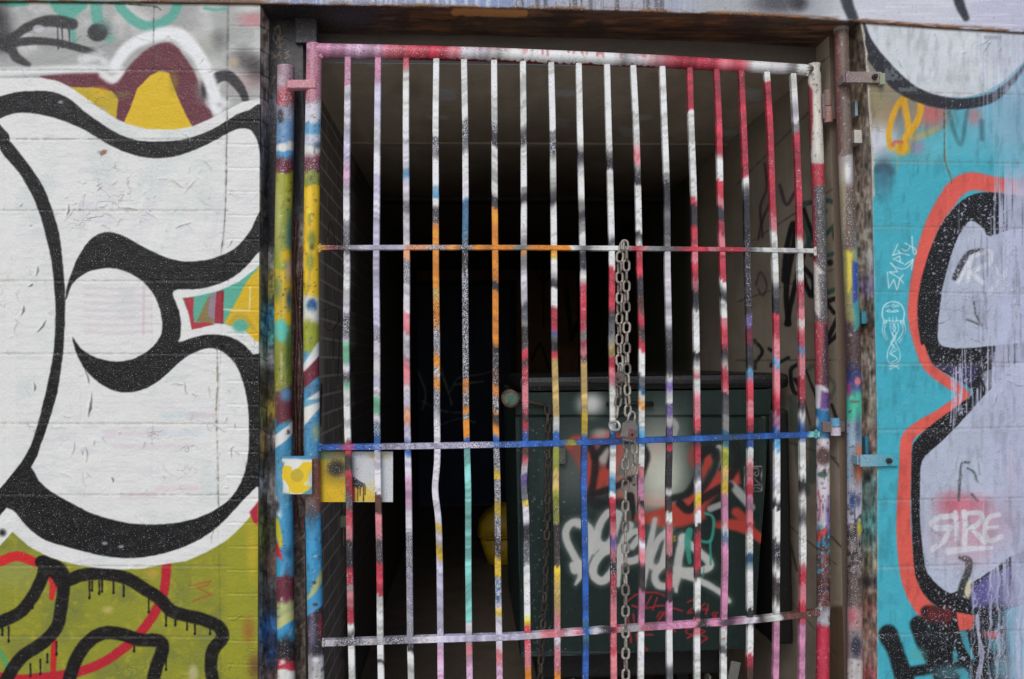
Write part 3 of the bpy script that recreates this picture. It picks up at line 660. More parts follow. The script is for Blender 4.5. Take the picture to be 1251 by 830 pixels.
    # dome-headed doodle below it
    for p, w in (([(50, 520), (36, 490), (42, 440), (70, 415), (105, 410), (140, 425), (160, 465), (158, 500), (150, 520)], 1.5), ([(45, 515), (42, 530), (58, 530), (60, 512)], 1.3), ([(140, 515), (142, 532), (158, 530), (158, 512)], 1.3), ([(55, 522), (75, 515), (100, 522), (125, 515), (145, 522)], 1.1),
                 ([(75, 500), (78, 520)], 1), ([(95, 498), (97, 520)], 1), ([(115, 498), (117, 520)], 1), ([(88, 432), (100, 426), (118, 440), (130, 434), (118, 428), (102, 442), (88, 432)], 1), ([(60, 462), (75, 456), (100, 468), (128, 462), (110, 456), (88, 468), (60, 462)], 1.1), ([(52, 440), (80, 430)], 1),
                 ([(42, 535), (38, 580), (62, 630)], .9), ([(52, 540), (50, 580), (70, 620)], .9), ([(162, 535), (166, 580), (130, 640)], .9), ([(150, 540), (152, 580), (122, 630)], .9),
                 ([(80, 530), (86, 580), (100, 620), (70, 680), (66, 740), (98, 760), (132, 740), (134, 690), (105, 620), (128, 570), (122, 530)], 1), ([(92, 530), (112, 560), (92, 590), (112, 610), (88, 650), (118, 680), (86, 700), (120, 730), (90, 750)], 1), ([(110, 530), (96, 560), (116, 590), (84, 640), (104, 660), (78, 700), (112, 720)], 1), ([(78, 775), (100, 768), (128, 785)], 1.3), ([(80, 790), (122, 768)], 1.3)):
        c.stroke(tz(p), w, wm, .6, .88, sm=3, wob=.3)
    # relief
    rows = [[(1040, y0), (1251, y1), (1700, y1 + (y1 - y0) * 2)] for y0, y1 in ((112, 116), (197, 200), (277, 279), (356, 359), (445, 443), (526, 522), (612, 608), (694, 688), (777, 770), (861, 852), (945, 934), (1030, 1016))]
    block_joints(c, rows, 1040, 1700)
    for x, y0, y1 in ((1155, 116, 217), (1157, 217, 279), (1171, 560, 690), (1230, 279, 358), (1180, 359, 444), (1110, 694, 776), (1275, 444, 524), (1330, 608, 690)):
        c.stroke([(x, y0), (x, y1)], 1.5, None, 1.2, h=-1.6, sm=0, wob=1.8)
    c.stroke(q(0, [(878, 520), (880, 640), (882, 740), (908, 818), (912, 845)]), 1.8, (120, 92, 50), .8, .85, h=-1.2, wob=2)
    for y, xa, xb in ((278.5, 1070, 1112), (446.5, 1072, 1232), (528, 1073, 1230), (614, 1072, 1120), (695.5, 1075, 1170), (778, 1075, 1180), (199, 1066, 1155)):
        c.stroke([(xa, y + 1.5), (xb, y)], 1.2, None, .8, h=.8, sm=0)
        j = (slice(int((y - 2 - c.y0) * 1.25), int((y + 4 - c.y0) * 1.25)), slice(int((xa - c.x0) * 1.25), int((xb - c.x0) * 1.25)))
        c.c[j] = c.c[j] * .92 + 255 * .06
    scratches(c, 60, (1110, 330, 1260, 470), 13, (120, 120, 126)); scratches(c, 40, (1120, 520, 1260, 700), 14, (130, 130, 136)); scratches(c, 25, (1072, 40, 1240, 110), 15, (140, 140, 140)); scratches(c, 16, (1070, 190, 1160, 560), 16, (50, 140, 156))
    # ragged painted arris and return
    ex = np.interp(Yy[:, 0], [-70, 26, 60, 190, 340, 530, 690, 830, 1080], [1046, 1051, 1057, 1065, 1068, 1072, 1072, 1072, 1074])[:, None]
    rag = 4.0 * (vnoise(*sh, (14, 9), 41, 3) - .5)
    strip = np.clip((ex + 3.0 + rag - X) / 1.2, 0, 1) * (Yy < 240) + np.clip((ex + .6 + rag * .6 - X) / 1.2, 0, 1) * (Yy >= 240)
    c.mask(np.clip(strip, 0, 1), (198, 190, 176), .12); c.H += -1.2 * np.clip(strip, 0, 1)
    ret = np.clip((ex - .6 - X) / 1.2, 0, 1)
    c.mask(ret, (190, 172, 154), .05)
    for y, cc, ry in ((60, (74, 62, 54), 40), (120, (120, 104, 86), 30), (190, (96, 88, 82), 30), (260, (150, 138, 130), 40), (330, (170, 160, 152), 30), (350, (110, 100, 140), 14), (400, (96, 70, 60), 20), (450, (150, 142, 134), 30), (500, (140, 124, 114), 20), (540, (110, 90, 80), 16), (590, (80, 110, 110), 20), (640, (64, 132, 134), 36), (690, (130, 124, 104), 16), (710, (40, 36, 40), 8), (740, (110, 70, 66), 14), (790, (170, 124, 116), 30), (825, (150, 70, 80), 14)):
        c.mask(np.exp(-((Yy - y) / ry) ** 2) * ret * .7, np.clip(np.array(cc) * 1.3, 0, 235))
    c.c *= 1 + (ret * (1.0 * (vnoise(*sh, (16, 2.5), 47, 3) - .5) + 1.1 * (vnoise(*sh, (9, 6), 48, 3) - .5)))[..., None]; c.k = np.maximum(c.k, ret * .07)
    c.c *= (.93 + .11 * n1)[..., None] * (1 - .10 * np.clip((vnoise(*sh, (26, 7), 37, 3) - .52) * 4, 0, 1))[..., None]
    c.k = np.maximum(c.k, .012)
    return c

# ================================================================== PAINT: lintel, posts, stiles, dumpster, inner walls
LX = [-420, -100, 0, 200, 330, 600, 760, 921, 1040, 1150, 1251, 1350, 1700]
LY = [1, 2, 1.5, 3, 5, 9.5, 13.5, 19, 26, 34, 40, 46, 66]
def lintel_edge(x): return np.interp(x, LX, LY)

def paint_lintel():
    c = Canvas(-420, -90, 1700, 120, (170, 172, 176))
    X, Yy = c.grid(); sh = (c.h, c.w)
    n1 = vnoise(*sh, 30, 51, 4); nh = vnoise(*sh, (3, 60), 52, 3); nv = vnoise(*sh, (40, 3), 53, 3); n3 = vnoise(*sh, (2, 12), 54, 3)
    e = Yy - lintel_edge(X)
    left = np.clip((330 - X) / 30, 0, 1)
    c.mask(left * (Yy < 50), (150, 160, 150)); c.mask(left * np.clip((130 - X) / 40, 0, 1), (86, 160, 140))
    mid = np.clip((X - 320) / 40, 0, 1) * np.clip((860 - X) / 60, 0, 1)
    c.mask(mid, (132, 148, 186)); c.mask(mid * np.clip((nv - .5) * 5, 0, .8), (206, 208, 222)); c.mask(mid * np.clip((X - 620) / 80, 0, 1) * .8, (178, 176, 182))
    c.mask(mid * np.clip((nv - .62) * 7, 0, .8) * (X > 620) * (X < 830), (60, 58, 64))
    for x in (655, 665, 720, 790, 800, 806): c.stroke([(x, -40), (x + 2, 12)], 5, (52, 50, 56), 2, .6)
    c.blob(950, 4, 30, 12, (50, 48, 52), .8, .75); c.blob(976, 4, 9, 8, (30, 30, 34), .8, .8)
    right = np.clip((X - 1000) / 40, 0, 1)
    c.mask(right, (206, 206, 216)); c.mask(right * np.clip((X - 1150) / 60, 0, 1) * .8, (190, 188, 212)); c.mask(right * np.clip((nh - .55) * 4, 0, .5), (226, 228, 232))
    c.stroke([(1030, -40), (1034, 0), (1042, 22), (1046, 40)], [14, 14, 12, 9], (42, 42, 48), 2.5, .95)
    c.stroke([(1168, -20), (1172, 4), (1180, 22)], [13, 12, 8], (40, 40, 46), 2.2, .95, .3)
    c.mask(np.clip((n3 - .56) * 5, 0, .7) * np.clip(1 - np.abs(e + 3) / 4, 0, 1), (150, 140, 140))
    # rust along the lip
    band = np.clip(1 - np.abs(e + .6) / 4.6, 0, 1) * np.clip((vnoise(*sh, (4, 26), 55, 3) - .36) * 5, 0, 1)
    c.mask(np.clip(band * 1.2, 0, 1), (110, 70, 40)); c.mask(np.clip(band * np.clip((vnoise(*sh, (2, 14), 56, 3) - .5) * 6, 0, 1), 0, 1), (176, 112, 58)); c.mask(np.clip(1 - np.abs(e) / 1.1, 0, 1) * .8, (46, 30, 24))
    rs = np.clip(1 - np.abs(X - 255) / 75, 0, 1) ** .4 * np.clip((e + 7 + 5 * (n1 - .5)) / 2, 0, 1); c.mask(rs * .9, (96, 62, 40))
    # underside beyond the lip
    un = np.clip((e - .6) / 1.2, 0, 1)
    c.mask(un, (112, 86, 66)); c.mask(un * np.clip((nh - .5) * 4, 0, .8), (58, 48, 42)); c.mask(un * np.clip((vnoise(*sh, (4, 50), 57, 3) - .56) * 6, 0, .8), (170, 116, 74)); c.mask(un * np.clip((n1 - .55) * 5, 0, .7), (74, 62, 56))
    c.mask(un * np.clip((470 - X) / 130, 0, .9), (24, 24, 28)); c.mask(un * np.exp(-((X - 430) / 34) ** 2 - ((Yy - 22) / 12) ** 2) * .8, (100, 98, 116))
    c.stroke([(556, 15), (600, 16), (640, 17)], 9, (232, 166, 100), 1.2, .9, wob=2.5); c.mask(un * np.clip((X - 640) / 60, 0, .5) * np.clip((nh - .45) * 4, 0, 1), (74, 50, 38))
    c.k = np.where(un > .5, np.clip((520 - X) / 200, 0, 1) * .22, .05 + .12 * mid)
    c.k = np.where(X > 950, .03, c.k)
    return c

def seg_canvas(c, x0, x1, segs, jit=1.0):
    """bands sprayed up a pole: slanted, uneven edges, streaks and chips"""
    r = np.random.RandomState(int(x0 * 7))
    for (ya, yb, col, spk) in segs:
        sl = r.normal(0, 4.5); n = 9; t = np.linspace(0, 1, n)
        ed = [(x0 + (x1 - x0) * u, ya + sl * (u - .5) + r.normal(0, 1.0)) for u in t]
        c.fill(ed + [(x1, yb + 12), (x0, yb + 12)], col, r.choice([.9, 1.6, 4.0, 6.0]), 1, spk, wob=2.5)
        for _ in range(int((yb - ya) / 26)):
            cc = np.clip(np.asarray(col) * r.uniform(.62, 1.22) + r.normal(0, 12, 3), 10, 240)
            c.blob(r.uniform(x0, x1), r.uniform(ya, yb), r.uniform(2, 6), r.uniform(4, 16), cc, .9, r.uniform(.2, .55))
    sh = (c.h, c.w)
    st = vnoise(*sh, (30, 3), int(x0), 3); c.c *= (0.86 + .28 * st)[..., None]
    ch = np.clip((vnoise(*sh, (5, 4), int(x0) + 1, 4) - .70) * 14, 0, 1); c.mask(ch * .8, (70, 58, 54)); c.mask(np.clip((vnoise(*sh, (6, 3), int(x0) + 2, 3) - .76) * 14, 0, 1) * .8, (214, 212, 214))

def paint_posts():
    c = Canvas(318, 0, 1062, 1085, (120, 116, 118), 1.5)
    sh = (c.h, c.w); X, Yy = c.grid(); nv = vnoise(*sh, (26, 4), 61, 3); n2 = vnoise(*sh, 5, 62, 3)
    # --- dark jamb plate on the left, x 324..366
    c.fill([(318, 0), (380, 0), (380, 1085), (318, 1085)], (52, 50, 54), .8)
    gap = np.clip((X - 356) / 3, 0, 1) * (X < 380); c.mask(gap * np.clip((Yy - 240) / 40, 0, 1), (150, 142, 134)); c.mask(gap * np.clip((Yy - 600) / 50, 0, 1), (112, 98, 88))
    for k in range(16): yq = 640 + 27 * k; c.stroke([(356, yq), (380, yq - 20)], 1.4, (176, 160, 142), .8, .7, sm=0); c.stroke([(363 + 6 * (k % 2), yq), (363 + 6 * (k % 2), yq + 22)], 1.2, (150, 136, 120), .8, .5, sm=0)
    for p, w in (([(363, 285), (359, 330), (363, 380), (359, 430), (362, 500), (360, 600)], 2.4), ([(369, 300), (365, 350), (371, 400), (366, 460), (368, 520), (366, 590)], 2.6), ([(361, 610), (367, 650), (372, 620), (367, 606)], 2.2)):
        c.stroke(p, w, (130, 62, 52), 1, .9); c.stroke([(x + 1.8, y + 5) for x, y in p], w * .7, (40, 34, 34), 1, .7)
    jl = np.clip((358 - X) / 1, 0, 1)
    for y, cc, ry in ((130, (70, 72, 80), 24), (160, (48, 48, 52), 20), (250, (26, 26, 28), 50), (318, (120, 122, 130), 14), (350, (110, 100, 50), 24), (385, (44, 96, 130), 16), (415, (60, 130, 130), 14), (438, (140, 142, 146), 14), (470, (40, 36, 34), 14), (500, (110, 92, 40), 20), (535, (90, 86, 84), 16), (600, (96, 92, 90), 34), (650, (60, 66, 46), 18), (690, (92, 72, 64), 22), (720, (60, 60, 62), 14), (765, (34, 66, 104), 16), (800, (30, 50, 80), 16), (830, (80, 64, 62), 16)):
        c.mask(np.exp(-((Yy - y) / ry) ** 2) * jl * .85, np.clip(np.array(cc) * 2.0, 0, 235))
    c.c[...] *= 1 + ((X < 380) * (1.0 * (nv - .5) + 1.0 * (n2 - .5)))[..., None]; c.k = np.maximum(c.k, (X < 358) * .10)
    TG = (172, 150, 112)
    for p in ([(155, 120), (140, 130), (128, 180), (160, 220), (150, 170), (135, 150)], [(150, 120), (160, 150), (140, 200)], [(180, 165), (160, 180), (185, 185), (170, 205)], [(130, 240), (118, 250), (135, 255), (120, 270), (145, 262)], [(160, 240), (150, 255), (165, 258), (160, 275)], [(200, 235), (185, 245), (202, 258), (180, 272)], [(135, 350), (110, 420), (138, 445)], [(118, 355), (140, 360)]):
        c.stroke(zz(300, 0, p), 1.3, TG, .7, .75)
    pl, pr, sl, sr = 334, 366, 367, 402
    # --- left post (fixed), right half of the picture range 334..366 repainted by the pole canvas
    q = Canvas(330, 60, 368, 1085, (150, 150, 150), 1.5)
    seg_canvas(q, 330, 368, [(60, 104, (170, 140, 150), .35), (104, 128, (176, 66, 82), .5), (128, 146, (166, 170, 190), .3), (146, 174, (110, 150, 190), .15), (174, 185, W, .03), (185, 193, SK, .1), (193, 211, (104, 32, 50), .25), (211, 250, (160, 162, 50), .08), (250, 330, (148, 156, 52), .05), (330, 396, (214, 178, 40), .06), (396, 420, (120, 150, 100), .05), (420, 480, (140, 146, 44), .06), (480, 515, (120, 96, 60), .06), (515, 560, (70, 146, 186), .03), (560, 610, (90, 150, 180), .03), (610, 705, (66, 150, 196), .05), (705, 735, (110, 44, 60), .06), (735, 756, (170, 176, 120), .05), (756, 782, (58, 148, 196), .05), (782, 806, (38, 36, 40), .15), (806, 818, (190, 50, 70), .1), (818, 1090, W, .05)])
    q.blob(343, 142, 4, 9, K, .5, .95); q.blob(341, 100, 5, 10, (206, 200, 206), .8, .6)
    q.blob(354, 300, 5, 40, (60, 110, 140), .8, .7); q.blob(338, 260, 4, 50, (190, 186, 130), .8, .7); q.blob(350, 312, 7, 8, YB, .8, .9); q.blob(354, 330, 4, 12, (220, 180, 170), .8, .8)
    q.blob(338, 352, 6, 14, (86, 120, 90), .9, .7); q.blob(353, 366, 3, 12, (40, 80, 140), .8, .8); q.blob(343, 404, 9, 14, (96, 196, 178), .3, 1)
    q.blob(336, 430, 5, 20, (150, 150, 60), 1, .6); q.blob(352, 440, 3, 30, (60, 90, 40), .8, .7); q.stroke([(344, 430), (343, 470)], 1.4, (206, 206, 190), .8, .7)
    q.fill([(338, 480), (358, 470), (358, 510), (338, 520)], (100, 36, 50), 2, .9); q.blob(350, 482, 8, 8, SK, .8, .8)
    q.fill([(330, 536), (352, 520), (362, 510), (362, 526), (350, 538), (330, 552)], W, 1, 1, .02); q.blob(352, 528, 2, 3, (30, 30, 30), .5, .9)
    q.fill([(336, 604), (342, 612), (343, 634), (338, 628)], (236, 236, 230), 1.2); q.fill([(335, 632), (340, 634), (346, 664), (342, 672), (336, 650)], (200, 190, 40), 1); q.fill([(335, 655), (341, 668), (346, 686), (338, 680)], (200, 40, 50), 1); q.blob(339, 618, 3, 8, (40, 50, 60), .8, .9)
    q.blob(352, 676, 5, 5, (40, 80, 110), .9, .7); q.fill([(336, 758), (360, 744), (360, 756), (336, 772)], (196, 196, 130), 1.4)
    q.blob(350, 790, 6, 14, (30, 30, 34), .8, .8); q.blob(345, 809, 3, 3, (226, 220, 220), .5, .9)
    # --- left stile of the gate 366..402
    s = Canvas(366, 40, 412, 1085, (200, 200, 200), 1.5)
    seg_canvas(s, 366, 412, [(40, 124, (196, 120, 140), .45), (124, 150, (216, 214, 224), .1), (150, 164, (110, 170, 206), .08), (164, 178, (206, 210, 222), .15), (178, 190, W, .05), (190, 210, (110, 34, 50), .35), (210, 226, (140, 146, 44), .2), (226, 362, (236, 190, 34), .07), (362, 394, (216, 214, 204), .08), (394, 430, (148, 154, 44), .04), (430, 470, (84, 150, 190), .05), (470, 480, (80, 130, 160), .05), (480, 560, (70, 140, 180), .06), (560, 606, (120, 84, 74), .08), (606, 628, (124, 96, 84), .15), (628, 738, (62, 152, 198), .05), (738, 800, (38, 36, 42), .12), (800, 1090, (198, 196, 194), .12)])
    s.blob(388, 178, 5, 4, (60, 70, 90), .8, .7); s.blob(381, 292, 5, 9, (130, 140, 40), .6, .95); s.blob(381, 302, 3, 4, (60, 70, 40), .7, .8); s.blob(379, 320, 5, 10, (140, 146, 40), .6, .9); s.stroke([(378, 262), (378, 275)], 3, (150, 150, 40), 1, .9); s.stroke([(378, 330), (377, 355)], 2.4, (150, 150, 40), 1, .8)
    s.blob(381, 374, 6, 9, (30, 84, 136), .3, .95); s.blob(380, 383, 6, 6, (226, 224, 210), .7, .8)
    s.fill([(366, 452), (393, 412), (400, 410), (400, 426), (366, 470)], W, 1.2); s.fill([(366, 460), (393, 432), (402, 426), (402, 450), (366, 478)], (110, 34, 52), 1.3, 1, .06); s.fill([(366, 494), (396, 474), (402, 486), (372, 520), (366, 524)], (232, 230, 220), 1.2)
    s.fill([(366, 490), (396, 486), (396, 489), (366, 500)], (60, 140, 180), 1, .7); s.blob(387, 528, 5, 10, (180, 180, 120), .8, .7); s.blob(389, 590, 5, 30, (140, 70, 50), 1, .6); s.blob(380, 625, 10, 8, (110, 80, 74), .9, .7); s.blob(380, 632, 6, 14, (46, 70, 90), 1, .7)
    s.fill([(374, 732), (396, 690), (396, 706), (374, 745)], (196, 190, 120), 2, .9); s.fill([(366, 742), (400, 712), (400, 736), (366, 760)], (62, 152, 198), 1.6); s.blob(384, 712, 2.5, 2, (50, 34, 26), .5, .95); s.blob(385, 739, 3, 2, (50, 34, 26), .5, .95)
    s.blob(381, 775, 4, 30, (150, 130, 170), 1, .6); s.blob(392, 765, 3, 14, (170, 40, 60), .8, .7); s.blob(386, 795, 8, 8, (36, 34, 40), .7, .9); s.blob(378, 815, 5, 20, (120, 116, 120), 1, .6); s.blob(386, 806, 4, 3, (236, 236, 236), .6, .8)
    # --- right stile 978..1022
    t = Canvas(972, 60, 1028, 1085, (190, 188, 186), 1.5)
    seg_canvas(t, 972, 1028, [(60, 200, (212, 208, 196), .05), (200, 226, (186, 54, 70), .15), (226, 392, (88, 82, 84), .3), (392, 470, (170, 62, 72), .12), (470, 500, (206, 200, 206), .08), (500, 536, (40, 110, 160), .05), (536, 645, (208, 200, 208), .08), (645, 668, (60, 140, 180), .05), (668, 742, (110, 62, 58), .2), (742, 764, (176, 176, 182), .1), (764, 1090, (188, 48, 72), .06)])
    t.fill([(985, 100), (993, 110), (993, 150), (989, 200), (985, 210)], (140, 40, 52), 1.4, .9); t.fill([(985, 226), (994, 226), (998, 330), (990, 330)], (170, 40, 58), 2, .9); t.blob(1009, 270, 5, 30, (64, 96, 84), 1, .5)
    t.fill([(993, 318), (1008, 335), (1002, 390), (995, 380)], (214, 206, 200), 1.2); t.fill([(1000, 335), (1012, 335), (1012, 395), (1003, 395)], (84, 80, 82), 1.6, .9); t.fill([(1006, 396), (1016, 396), (1016, 478), (1004, 470)], (64, 44, 56), 2, .9)
    t.fill([(1003, 478), (1014, 480), (1014, 500), (1002, 500)], (90, 50, 120), 1.6, .9); t.blob(997, 516, 3, 6, (224, 222, 230), .7, .9); t.blob(1000, 530, 6, 5, (48, 110, 120), .8, .8)
    t.blob(1006, 558, 8, 11, (84, 56, 50), .35, .95); t.blob(1005, 580, 6, 4, (60, 92, 76), .3, .95); t.stroke([(1000, 600), (1002, 620), (1000, 636)], 2, (170, 40, 60), .9, .8); t.blob(1012, 630, 3, 20, (110, 80, 150), .9, .8); t.fill([(996, 650), (1010, 644), (1012, 652), (998, 664)], (200, 70, 60), 1, .9)
    n5 = vnoise(t.h, t.w, 9, 71, 4); XX, YYt = t.grid()
    t.mask(np.clip((n5 - .5) * 12, 0, 1) * np.exp(-((YYt - 700) / 46) ** 4), (70, 40, 38)); t.mask(np.clip((vnoise(t.h, t.w, 7, 72, 3) - .62) * 14, 0, 1) * np.exp(-((YYt - 690) / 50) ** 4), (70, 146, 176))
    t.mask(np.clip((vnoise(t.h, t.w, (18, 3), 73, 3) - .66) * 14, 0, 1) * (YYt > 530) * (YYt < 760), (60, 44, 44))
    # --- right post 1012..1058
    u = Canvas(1008, 20, 1064, 1085, (108, 94, 82), 1.5)
    seg_canvas(u, 1008, 1064, [(20, 190, (108, 92, 80), .10), (190, 226, (176, 170, 172), .12), (226, 305, (104, 84, 70), .28), (305, 392, (150, 146, 90), .10), (392, 455, (74, 56, 56), .12), (455, 478, (60, 70, 130), .1), (478, 516, (70, 184, 156), .04), (516, 590, (150, 172, 190), .12), (590, 640, (180, 178, 190), .14), (640, 700, (126, 112, 106), .3), (700, 742, (100, 84, 78), .2), (742, 770, (170, 130, 130), .12), (770, 805, (136, 124, 124), .15), (805, 1090, (186, 180, 178), .12)])
    XX, YYu = u.grid()
    u.mask(np.clip((XX - 1041) / 2, 0, 1) * np.exp(-((YYu - 170) / 80) ** 4) * .6, (70, 120, 130)); u.mask(np.clip((1029 - XX) / 2, 0, 1) * np.exp(-((YYu - 110) / 90) ** 4) * .4, (140, 60, 62))
    u.blob(1035, 210, 4, 10, (236, 234, 230), .6, .95); u.mask(np.clip((XX - 1044) / 2, 0, 1) * np.exp(-((YYu - 280) / 70) ** 4) * .8, (90, 160, 170)); u.mask(np.clip((1034 - XX) / 2, 0, 1) * np.exp(-((YYu - 250) / 50) ** 4) * .7, (180, 172, 140))
    u.fill([(1034, 305), (1041, 310), (1040, 350), (1036, 360)], (222, 200, 70), 1.2); u.fill([(1041, 318), (1048, 322), (1048, 385), (1042, 375)], (40, 70, 150), 1.6); u.fill([(1042, 372), (1055, 360), (1055, 395), (1044, 405)], (60, 150, 150), 2, .9)
    u.mask(np.clip((1036 - XX) / 2, 0, 1) * np.exp(-((YYu - 430) / 60) ** 4) * .6, (120, 80, 100)); u.blob(1042, 455, 6, 10, (30, 40, 90), .7, .9); u.blob(1048, 466, 3.5, 5, (222, 110, 120), .4, .95); u.blob(1037, 476, 3, 8, (170, 50, 110), .7, .8); u.blob(1044, 491, 6, 2, (90, 90, 80), .6, .8)
    u.blob(1048, 525, 4, 18, (60, 76, 100), .8, .8); u.blob(1046, 570, 5, 22, (96, 66, 58), .8, .85); u.blob(1050, 566, 3.5, 22, (222, 104, 60), .5, .95); u.blob(1041, 612, 3, 10, (36, 76, 150), .5, .95); u.blob(1048, 612, 3, 8, (60, 66, 110), .6, .8)
    u.mask(np.clip((vnoise(u.h, u.w, 7, 74, 4) - .5) * 12, 0, 1) * np.exp(-((YYu - 665) / 50) ** 4), (36, 30, 30)); u.blob(1050, 645, 3, 8, (196, 190, 60), .6, .9); u.blob(1041, 752, 5, 8, (190, 90, 100), .7, .7); u.blob(1046, 790, 6, 13, (34, 34, 50), .5, .9)
    u.stroke([(1045, 600), (1044, 650)], 1.6, (40, 36, 40), .8, .8); u.stroke([(1046, 640), (1048, 690)], 2, (46, 40, 40), .8, .8)
    return c, q, s, t, u

def paint_dumpster():
    c = Canvas(600, 450, 985, 900, (26, 45, 41), 1.25)
    sh = (c.h, c.w); X, Yy = c.grid(); n1 = vnoise(*sh, 30, 81, 4); nv = vnoise(*sh, (90, 4), 82, 3)
    c.mask(np.clip((n1 - .5) * 2, 0, .4), (20, 36, 33)); c.mask(np.clip((nv - .6) * 3, 0, .35), (38, 56, 52))
    z = lambda oy, p: zz(600, oy, p)
    c.blob(722, 494, 15, 13, (240, 240, 234), .8, .95)
    c.blob(722, 560, 46, 52, (120, 124, 122), 1, .45); c.blob(700, 580, 24, 36, (130, 134, 132), 1, .4)
    RE = (206, 74, 60)
    # red piece
    c.fill(z(400, [(350, 560), (400, 510), (470, 520), (560, 500), (600, 540), (590, 640), (560, 760), (480, 780), (420, 700), (400, 640)]), RE, 4, .5)
    for p, w in (([(360, 540), (400, 520), (450, 560), (470, 640), (440, 740)], 12), ([(480, 520), (560, 500), (590, 560), (560, 640), (500, 700), (470, 760)], 14), ([(560, 720), (640, 700), (720, 620), (760, 560)], 18), ([(600, 780), (700, 790), (790, 800)], 16)):
        c.stroke(z(400, p), w, RE, 3, .85)
    c.blob(738, 556, 9, 12, (200, 200, 196), .4, .85); c.blob(734, 530, 10, 6, (200, 200, 196), .7, .7)
    c.blob(804, 577, 34, 52, (236, 238, 220), .75, .95); c.blob(806, 520, 30, 30, (150, 154, 146), 1, .5); c.blob(770, 590, 18, 34, (170, 168, 160), 1, .6)
    c.stroke(z(400, [(840, 430), (852, 460), (840, 500)]), 7, (196, 194, 186), 2, .8)
    c.fill(z(400, [(890, 830), (900, 790), (960, 740), (1040, 660), (1140, 650), (1150, 720), (1050, 760), (1000, 830)]), RE, 3, .95)
    c.fill(z(400, [(970, 660), (985, 600), (1010, 585), (1025, 620), (1000, 660), (980, 690)]), RE, 2, .9)
    c.stroke(z(400, [(940, 560), (930, 610), (980, 690)]), 12, (180, 80, 70), 4, .7)
    c.stroke(z(400, [(1050, 560), (1060, 580), (1010, 690), (980, 720)]), [10, 11, 8, 5], (210, 210, 206), 2, .85); c.stroke(z(400, [(1090, 700), (1140, 760), (1200, 830)]), [5, 11, 9], (206, 206, 204), 2, .85)
    INK = (26, 27, 30)
    for p, w in (([(455, 540), (480, 620), (470, 720), (460, 760)], 9), ([(480, 600), (530, 540), (560, 560), (545, 640)], 8), ([(470, 770), (560, 740), (640, 700)], 8), ([(960, 600), (1000, 560), (1040, 580), (1030, 650), (990, 720), (960, 760)], 9), ([(1120, 530), (1140, 620), (1100, 690)], 10), ([(960, 800), (1060, 740), (1100, 730)], 10), ([(830, 790), (900, 770), (950, 700)], 9), ([(700, 540), (720, 600), (690, 700)], 7)):
        c.stroke(z(400, p), w, INK, 2.5, .9)
    c.fill(z(610, [(640, 80), (760, 50), (900, 0), (1000, 20), (990, 90), (880, 130), (800, 130), (680, 105)]), RE, 4, .95)
    c.stroke(z(610, [(1050, 115), (1130, 120), (1200, 150), (1250, 190)]), [11, 14, 13, 10], RE, 2.5, .95); c.stroke(z(610, [(1130, 60), (1190, 110)]), 12, RE, 3, .9)
    c.stroke(z(610, [(870, 20), (910, 50), (960, 10)]), 10, INK, 2, .9); c.stroke(z(610, [(640, -10), (655, 60), (648, 120)]), [12, 5, 2], INK, 1.4, .9); c.stroke(z(610, [(440, 0), (520, 30), (600, 20)]), 13, INK, 3, .7); c.blob(875, 624, 12, 14, INK, .6, .8)
    c.stroke(z(610, [(1010, 45), (1060, 25)]), 8, (206, 206, 204), 2, .8)
    # pale tag
    TW = (218, 219, 214)
    for p, w in (([(425, 110), (375, 108), (345, 145), (352, 200), (385, 265), (405, 310), (385, 330), (378, 305)], 9), ([(400, 300), (412, 350), (390, 392)], [10, 8, 3]), ([(400, 115), (450, 130), (462, 190), (445, 260), (420, 320)], 9),
                 ([(590, 70), (545, 60), (505, 110), (490, 180), (520, 225), (560, 180), (585, 90)], 9), ([(480, 160), (465, 240), (500, 210), (540, 220)], 8), ([(560, 230), (510, 250), (472, 310), (478, 360), (520, 375), (565, 320), (600, 220)], 10),
                 ([(640, 120), (610, 200), (590, 300), (585, 400)], [9, 9, 9, 4]), ([(620, 180), (660, 150), (690, 160), (650, 220)], 8), ([(600, 290), (650, 285), (690, 270)], 9),
                 ([(755, 95), (735, 200), (715, 300), (705, 400)], [6, 8, 9, 4]), ([(810, 150), (770, 190), (745, 250), (730, 300)], 8), ([(720, 290), (760, 320), (800, 300)], 8), ([(820, 140), (810, 210), (790, 290)], 8),
                 ([(790, 300), (755, 350), (770, 395), (820, 400), (850, 360)], 9), ([(885, 175), (865, 270), (858, 350), (850, 425)], [9, 10, 10, 3]), ([(880, 180), (930, 220), (1005, 290), (985, 325), (900, 330), (850, 320)], [9, 9, 10, 9, 8, 7]), ([(880, 345), (960, 375), (1050, 425), (1095, 470)], [10, 8, 7, 6])):
        c.stroke(z(610, p), [x + 5 for x in w] if isinstance(w, list) else w + 6, TW, 5, .28); c.stroke(z(610, p), w, TW, 1.5, .95)
    for x, y0, y1 in ((440, 290, 330), (785, 270, 300), (856, 400, 432), (590, 360, 400)): c.stroke(z(610, [(x, y0), (x, y1)]), 2, TW, .8, .9)
    # teal, red marker, yellow
    TE = (66, 170, 150)
    c.stroke(z(610, [(915, 145), (905, 200), (915, 290)]), [8, 8, 5], TE, 1, .9); c.stroke(z(610, [(985, 65), (1020, 80), (1025, 130), (1008, 195), (950, 190)]), 3.6, TE, .9, .9); c.stroke(z(610, [(1010, 190), (1012, 300)]), 2.6, TE, .8, .9); c.stroke(z(610, [(980, 320), (978, 355)]), 1.6, TE, .8, .9)
    c.stroke(z(610, [(838, 170), (848, 172), (840, 180), (848, 190), (840, 194)]), 1.4, (206, 180, 40), .6, .9)
    RM = (200, 44, 60)
